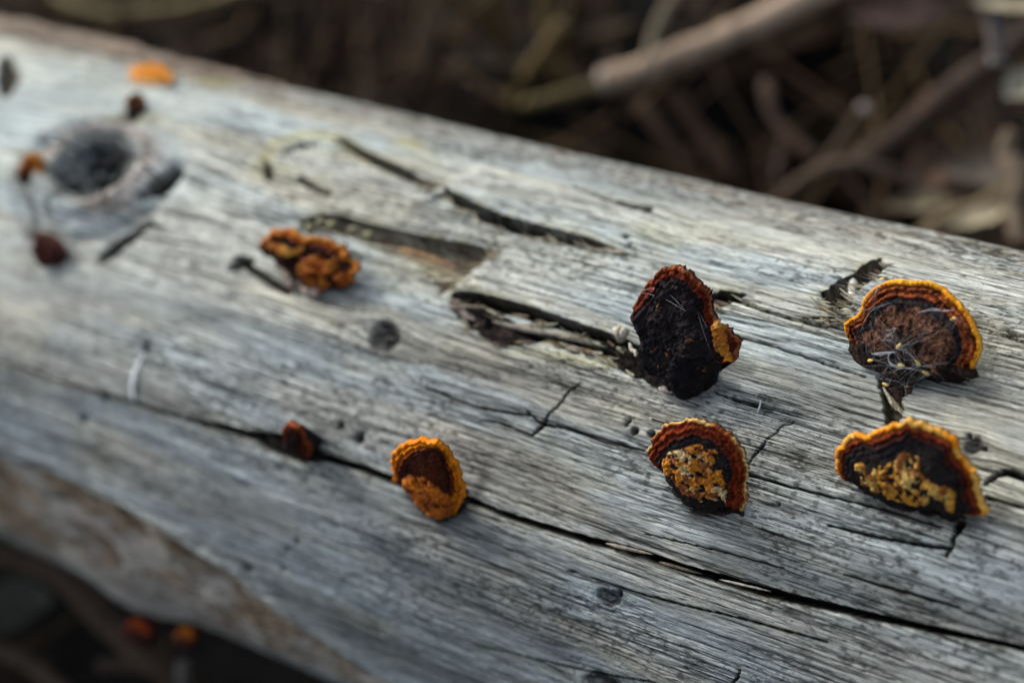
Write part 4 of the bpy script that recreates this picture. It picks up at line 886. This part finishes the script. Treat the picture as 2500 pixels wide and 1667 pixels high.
for k, (lab, tr) in enumerate([('slack cobweb line over the top of the black keyhole fungus', [(1470, 669), (1500, 668), (1540, 682), (1578, 712)]),
                               ('cobweb line beside the orange lip of the black keyhole fungus', [(1600, 700), (1625, 760), (1640, 800), (1652, 830)])]):
    strand(lab, fanD, tr, .00002, 'cobweb_line', 'cobweb', M_silk, .0006, 'cobweb lines on the black fungus', 2, .0005, 20+k)
def on_wood(label, trace, rad, name, cat, mat, dz=.0006, flat=1.0, n=6):
    C = catmull(np.array([spot(a, b, dz) for a, b in trace]), n); k = np.linspace(0, 1, len(C)); V, F = tube(C, rad*(.6+.4*np.sin(k*PI))*(.8+.4*noise(k*5, k*0, 240)), 6, flat, (0, -.5, .8), rough=.2)
    b = Bag(); b.add(V, F, (.8, .8, .8)); return tag(b.build(name, mat, None), label, cat)
on_wood('thick white silk thread hanging beside a beetle hole on the far flank of the log', [(331, 812), (321, 838), (314, 862), (309, 890), (311, 920)], .0007, 'silk_thread', 'thread', M_silk, .0008, .5)
on_wood('short white fibre on bare wood between the black fungus and the rust red one', [(1752, 926), (1750, 938), (1744, 952)], .00016, 'white_fibre', 'fibre', M_silk)
r_ = np.random.default_rng(5); cs = []
for k in range(150):
    a = spot(2262+r_.normal()*26, 838+r_.normal()*32, .0004); dv = r_.normal(size=3)*.0028; t = np.linspace(0, 1, 6)[:, None]
    nb = r_.normal(size=3)*.0014; cs.append(a+dv*(t-.5)+nb*t*t+np.array([0, 0, .0006])*np.sin(t*PI))
b = Bag()
for C in cs: V, F = tube(C, .00004, 3, 1, (0, 0, 1), cap=False); b.add(V, F, (.3, .3, .25))
M_fuzz = mat_plain('plant_fuzz', (.36, .36, .26), (.5, .5, .4), 300, .8, bump=0)
tag(b.build('fuzz_tuft', M_fuzz, None), 'pale greenish tuft of fine fuzz on the wood right of the zoned fan fungus', 'fuzz')
# pale wood scraps caught at the foot of the black fungus
def scrap(label, trace, dz, wid, thick, col):
    q = pts(*trace); C = catmull(q, 6) if len(q) > 2 else np.linspace(q[0], q[1], 9)
    P = np.array([surf(x, s_, max(height(x, s_), -.001)+dz*.001) for x, s_ in C]); k = np.linspace(0, 1, len(P))
    V, F = tube(P, wid*.0005*np.minimum(1, np.minimum(k, 1-k)/.18+.25), 9, thick/wid, frame_at(C[:, 1].mean())[0], rough=.3, seed=wid)
    b = Bag(); b.add(V, F, shade(col, len(V), dz, .4, .4)); return tag(b.build('wood_scrap', M_splint, None), label, 'wood scrap', 'pale wood scraps at the black fungus')
scrap('pale rounded wood scrap left of the black keyhole fungus', [(1434, 792), (1448, 790), (1462, 796)], 3.6, 2.6, 2.4, (.34, .31, .24))
scrap('flat pale wood scrap under the black keyhole fungus', [(1535, 888), (1560, 882), (1598, 888)], 3.4, 2.0, 1.0, (.30, .27, .24))
scrap('second flat wood scrap, just below the other one under the black keyhole fungus', [(1520, 898), (1548, 903), (1572, 906)], 1.2, 1.6, 1.0, (.34, .29, .26))
scrap('thin cream curl of wood left of the foot of the black keyhole fungus', [(1466, 812), (1470, 826), (1480, 832), (1480, 842)], 4.2, .8, .7, (.45, .42, .33))

# ------------------------------------------------------------------ forest floor behind and below
M_bark = mat_tint('twig_bark', .9, 500, .4, (1, 1, 1), .6, .0008)
M_litter = mat_tint('litter', .9, 300, .4, (1, 1, 1), .3, .0006)
SLIM = {'stick': .5, 'stem': .6, 'twig': .78}
def branch(name, label, cat, trace, rad, col, group=None, endc=None, end_at=0, seed=0, ns=12):
    """trace: (px, py, height over the ground m); the stick is built at those places of the forest floor"""
    P = catmull(np.array([at_z(a, b, z-.06) for a, b, z in trace]), 7) if len(trace) > 2 else np.linspace(at_z(*trace[0]), at_z(*trace[1]), 8)
    k = np.linspace(0, 1, len(P)); rad = rad*SLIM.get(name, 1); V, F = tube(P, rad*(1.0+.12*(k-.5))*(.9+.25*noise(k*6+seed, k*0, 250)), ns, 1, None, seed, .16)
    b = Bag(); b.add(V, F, shade(col, len(V), seed, .35, .21)); o = b.build(name, M_bark, None); tag(o, label, cat, group)
    if endc is not None:
        i = 0 if end_at == 0 else -1; T = P[i]-P[1 if i == 0 else -2]; T /= np.linalg.norm(T)
        Vd, Fd = tube(np.array([P[i]-T*.001, P[i]+T*.0012]), np.array([rad*.97, rad*.80]), ns, 1); bb = Bag(); bb.add(Vd, Fd, endc); bb.build('broken_end', M_bark, o)
    return o
TAN = (.15, .115, .09); OLI = (.09, .075, .035); BRN = (.05, .03, .018); GRY = (.29, .215, .15)
GB = 'sticks and twigs on the forest floor'
branch('branch', 'thick pinkish grey branch with a pale broken end, behind the log', 'branch', [(1385, 190, .055), (1480, 162, .055), (1580, 122, .056), (1740, 55, .057), (1900, -25, .058), (2100, -130, .06)], .0056, GRY, GB, (.42, .37, .34), 0, 1)
branch('twig', 'upright olive twig forking up from the thick grey branch', 'twig', [(1490, 150, .058), (1500, 90, .062), (1530, 25, .066), (1570, -40, .07)], .0030, (.13, .11, .07), GB, None, 0, 2)
branch('twig', 'short brown twig with a round pale cut end facing the viewer', 'twig', [(1985, 250, .05), (1930, 335, .035), (1890, 390, .025), (1830, 450, .02)], .0038, (.06, .04, .026), GB, (.22, .18, .16), 0, 3)
branch('twig', 'arched brown twig just above the log edge', 'twig', [(1780, 470, .015), (1850, 410, .03), (1930, 378, .035), (2010, 390, .03), (2090, 425, .02), (2150, 460, .015)], .0034, (.075, .052, .034), GB, None, 0, 4)
branch('twig', 'pale grey twig hanging in at the top right corner', 'twig', [(2292, 140, .075), (2285, 60, .085), (2262, -20, .095), (2240, -90, .10)], .0042, (.13, .11, .10), GB, (.34, .33, .30), 0, 5)
branch('branch', 'broad dark brown branch slanting down from the right edge', 'branch', [(2450, 20, .03), (2300, 130, .03), (2160, 240, .03), (2050, 330, .025), (1950, 400, .02)], .0055, (.038, .023, .015), GB, None, 0, 6)
branch('twig', 'crooked tan twig at the right edge over the log', 'twig', [(2330, 300, .05), (2310, 350, .045), (2340, 420, .04), (2325, 480, .035), (2345, 560, .03)], .0040, (.14, .105, .07), GB, None, 0, 7)
branch('twig', 'slanting tan twig between the cream chip and the crooked twig', 'twig', [(2330, 430, .03), (2260, 470, .025), (2180, 500, .02), (2120, 540, .015)], .0040, (.15, .115, .065), GB, None, 0, 8)
branch('stick', 'red brown stick leaning steeply behind the middle of the log', 'stick', [(1560, 230, .04), (1620, 320, .03), (1680, 400, .02), (1720, 440, .01)], .0058, (.05, .026, .014), GB, None, 0, 9)
branch('stick', 'dim red brown stick beside the steep one, nearer to the thick branch', 'stick', [(1470, 235, .03), (1530, 320, .02), (1590, 395, .01)], .0052, (.038, .02, .011), GB, None, 0, 10)
branch('stick', 'short rusty stick under the shadowed hollow', 'stick', [(1760, 190, .03), (1775, 270, .03), (1830, 330, .025), (1880, 370, .02)], .0056, (.05, .027, .016), GB, None, 0, 11)
branch('stick', 'curved brown stick crossing the bend of the arched twig', 'stick', [(1800, 470, .01), (1790, 400, .02), (1800, 330, .025)], .0045, (.05, .03, .02), GB, None, 0, 12)
branch('stick', 'olive yellow stick lying along the top left corner', 'stick', [(120, -10, .05), (230, 28, .05), (340, 26, .05), (450, 8, .052), (600, -30, .055)], .0046, (.15, .125, .06), GB, None, 0, 13)
branch('twig', 'brown weed stalk rising near the left third of the top edge', 'stalk', [(300, 120, .02), (285, 80, .05), (280, 30, .08)], .0034, (.075, .055, .025), GB, None, 0, 14)
for k, (x0, y0, x1, y1, r0, c, lab) in enumerate([(775, -20, 770, 190, .0042, (.030, .02, .014), 'first dim upright stem right of the olive stick'), (868, -20, 880, 200, .005, (.036, .024, .016), 'second dim upright stem, broader than its neighbours'),
        (655, 10, 700, 150, .0045, (.03, .02, .012), 'dim leaning stem nearest the olive stick'), (1010, 60, 960, 220, .0045, (.032, .022, .014), 'dim stem left of the yellow brown stalks'), (1290, 60, 1180, 235, .0052, (.13, .09, .035), 'yellow brown stalk slanting towards the log'),
        (1250, -30, 1290, 190, .006, (.14, .10, .04), 'yellow brown stalk standing left of the broken branch end'), (1120, -30, 1165, 120, .006, (.12, .085, .036), 'yellow brown stalk bending in from the top edge'), (1020, -30, 1130, 70, .005, (.10, .07, .03), 'yellow brown stalk most to the left in its tangle'),
        (1210, 240, 1400, 190, .0045, (.13, .10, .04), 'low olive twig ending at the pale broken branch'), (1330, -30, 1300, 90, .005, (.06, .045, .02), 'short olive stalk beside the upright fork twig'), (1060, 150, 1240, 175, .006, (.05, .036, .018), 'low brown stick lying under the yellow brown stalks')]):
    branch('stem', lab, 'stem', [(x0, y0, .055), ((x0+x1)/2+8*math.sin(k), (y0+y1)/2, .035), (x1, y1, .012)], r0, c, 'dead stems behind the log', None, 0, 30+k)
branch('branch', 'dark brown branch passing under the log at the lower left corner', 'branch', [(-80, 1262, .035), (30, 1278, .035), (120, 1308, .034), (190, 1360, .032), (245, 1425, .03), (320, 1490, .028), (420, 1560, .02)], .0050, (.04, .025, .015), GB, None, 0, 50)
branch('twig', 'thin pale grey twig standing below the small orange fungus', 'twig', [(420, 1522, .045), (420, 1550, .03), (424, 1600, .01)], .0026, (.13, .12, .11), GB, None, 0, 51)
branch('stick', 'dim brown stick on the ground in the lower left corner', 'stick', [(-40, 1480, .012), (60, 1520, .012), (160, 1600, .012)], .006, (.035, .024, .015), GB, None, 0, 52)
branch('stick', 'brown stick on the ground under the log near the bottom edge', 'stick', [(230, 1530, .01), (330, 1530, .012), (470, 1560, .012)], .005, (.03, .02, .012), GB, None, 0, 53)
# bark strip left on the far top edge of the log
bs = Bag(); q = pts((-60, 62), (60, 84), (180, 108), (300, 140), (420, 166), (540, 188), (660, 212)); Cq = catmull(q, 10); P = np.array([surf(x, s_-.003, height(x, s_)+.0006) for x, s_ in Cq]); k = np.linspace(0, 1, len(P))
V, F = tube(P, .0062*np.minimum(1, (1-k)/.6+.08)*(.85+.3*noise(k*8, k*0, 260)), 12, .55, frame_at(Cq[:, 1].mean())[0], 3, .25); bs.add(V, F, shade((.15, .115, .085), len(V), 5, .4, .13)); bs.build('bark_strip', M_bark, log)
# leaves and chips
def leaf(label, px, py, z, L, Wd, rot, col, seed, curl=.25):
    c = at_z(px, py, z-.055); r = np.random.default_rng(seed); n, m = 14, 7; t = np.linspace(0, 1, n); v = np.linspace(-1, 1, m)
    pw = np.sin(np.clip(t, .02, .98)*PI)**.75
    Xl = (t[:, None]-.5)*L+0*v; Yl = v[None]*pw[:, None]*Wd*.5; Zl = curl*L*((t[:, None]-.5)**2)*1.2+curl*Wd*np.abs(v[None])**1.5*pw[:, None]+.0015*(noise(Xl*300+seed, Yl*300, 270)-.5)
    e = Matrix.Rotation(rot, 3, 'Z') @ Matrix.Rotation(.5*(r.random()-.5)+.25, 3, 'X'); E_ = np.array(e)
    Vt = np.stack([Xl, Yl, Zl], -1).reshape(-1, 3) @ E_.T+c; Vb = Vt-np.array(E_[:, 2])*.0004
    F1 = grid_faces(n, m); F2 = F1[:, ::-1]+n*m; b = Bag(); b.add(np.vstack([Vt, Vb]), [F1, F2], shade(col, 2*n*m, seed, .3, .2))
    return tag(b.build('dry_leaf', M_litter, None), label, 'leaf', 'dry leaves on the forest floor')
leaf('dull olive grey chip of leaf lying over the log edge', 2120, 470, .03, .024, .009, .5, (.11, .09, .055), 1)
leaf('cream coloured dry leaf chip right of the olive grey one', 2250, 505, .03, .024, .008, .75, (.34, .29, .19), 2)
leaf('narrow straw coloured leaf in the top right corner', 2335, 20, .09, .030, .006, .2, (.32, .28, .18), 3)
leaf('pale leaf cut off by the right edge below the corner twig', 2350, 200, .07, .016, .012, 1.2, (.25, .23, .17), 4)
leaf('dim greyish leaf beyond the arched twig', 2270, 390, .015, .036, .015, .3, (.07, .058, .045), 5)
leaf('faint grey green leaf on the dark ground of the lower left corner', 40, 1400, .012, .03, .022, .6, (.035, .036, .027), 6)
leaf('rusty brown leaf at the far right under the slanting branch', 2140, 400, .012, .03, .018, 1.8, (.07, .04, .025), 7)
leaf('maroon brown leaf at the upper right beside the grey branch', 2080, 40, .03, .045, .02, .3, (.04, .022, .018), 8)
# litter: needles, crumbs and bark bits nobody could count
def litter(name, n, xr, yr, seed, lmin, lmax, rad):
    r = np.random.default_rng(seed); b = Bag()
    cx = r.uniform(*xr, n); cy = r.uniform(*yr, n); cz = gz(cx, cy)
    ok = np.abs(cy) > .06; pal = np.array([(.038, .019, .009), (.022, .012, .006), (.065, .04, .017), (.05, .025, .012), (.10, .066, .03), (.012, .007, .004)])
    for k in np.where(ok)[0]:
        L = r.uniform(lmin, lmax); a = r.uniform(0, 2*PI); el = r.normal()*.22; dv = np.array([math.cos(a)*math.cos(el), math.sin(a)*math.cos(el), math.sin(el)])
        c = np.array([cx[k], cy[k], cz[k]+abs(r.normal())*.010+.002]); bend = r.normal(size=3)*.12*L; t = np.linspace(-.5, .5, 4)[:, None]
        V, F = tube(c+dv*L*t+bend*(t*t*2), rad*r.uniform(.5, 1.4), 4, 1, None, cap=False); b.add(V, F, pal[r.integers(6)]*r.uniform(.6, 1.3))
    return tag(b.build(name, M_litter, None), None, None, None, 'stuff')
def grass_tangle(n, seed):
    r = np.random.default_rng(seed); b = Bag(); pal = np.array([(.055, .028, .012), (.04, .019, .009), (.10, .062, .026), (.028, .014, .007), (.085, .055, .02)])
    for k in range(n):
        x, y = r.uniform(-1.15, -.25), r.uniform(.13, .75); z = float(gz(np.array([x]), np.array([y]))[0]); L = r.uniform(.06, .2); a = r.uniform(0, 2*PI); el = r.uniform(.05, 1.0)*(.5 if r.random() < .6 else 1)
        dv = np.array([math.cos(a)*math.cos(el), math.sin(a)*math.cos(el), math.sin(el)]); t = np.linspace(0, 1, 6)[:, None]
        if y+dv[1]*L < .12: continue
        P = np.array([x, y, z])+dv*L*t+np.array([r.normal()*.2, r.normal()*.2, -.35*r.random()])*L*t*t
        V, F = tube(P, r.uniform(.0006, .0019)*(1-.6*t[:, 0]), 5, 1, None, cap=False); b.add(V, F, pal[r.integers(5)]*r.uniform(.6, 1.25))
    return tag(b.build('dry_grass', M_litter, None), None, None, None, 'stuff')
grass_tangle(900, 9)
litter('needle_litter', 9500, (-1.3, .1), (-.4, .95), 1, .03, .10, .0009)
litter('twig_litter', 420, (-1.15, -.2), (-.25, .75), 2, .05, .16, .0022)
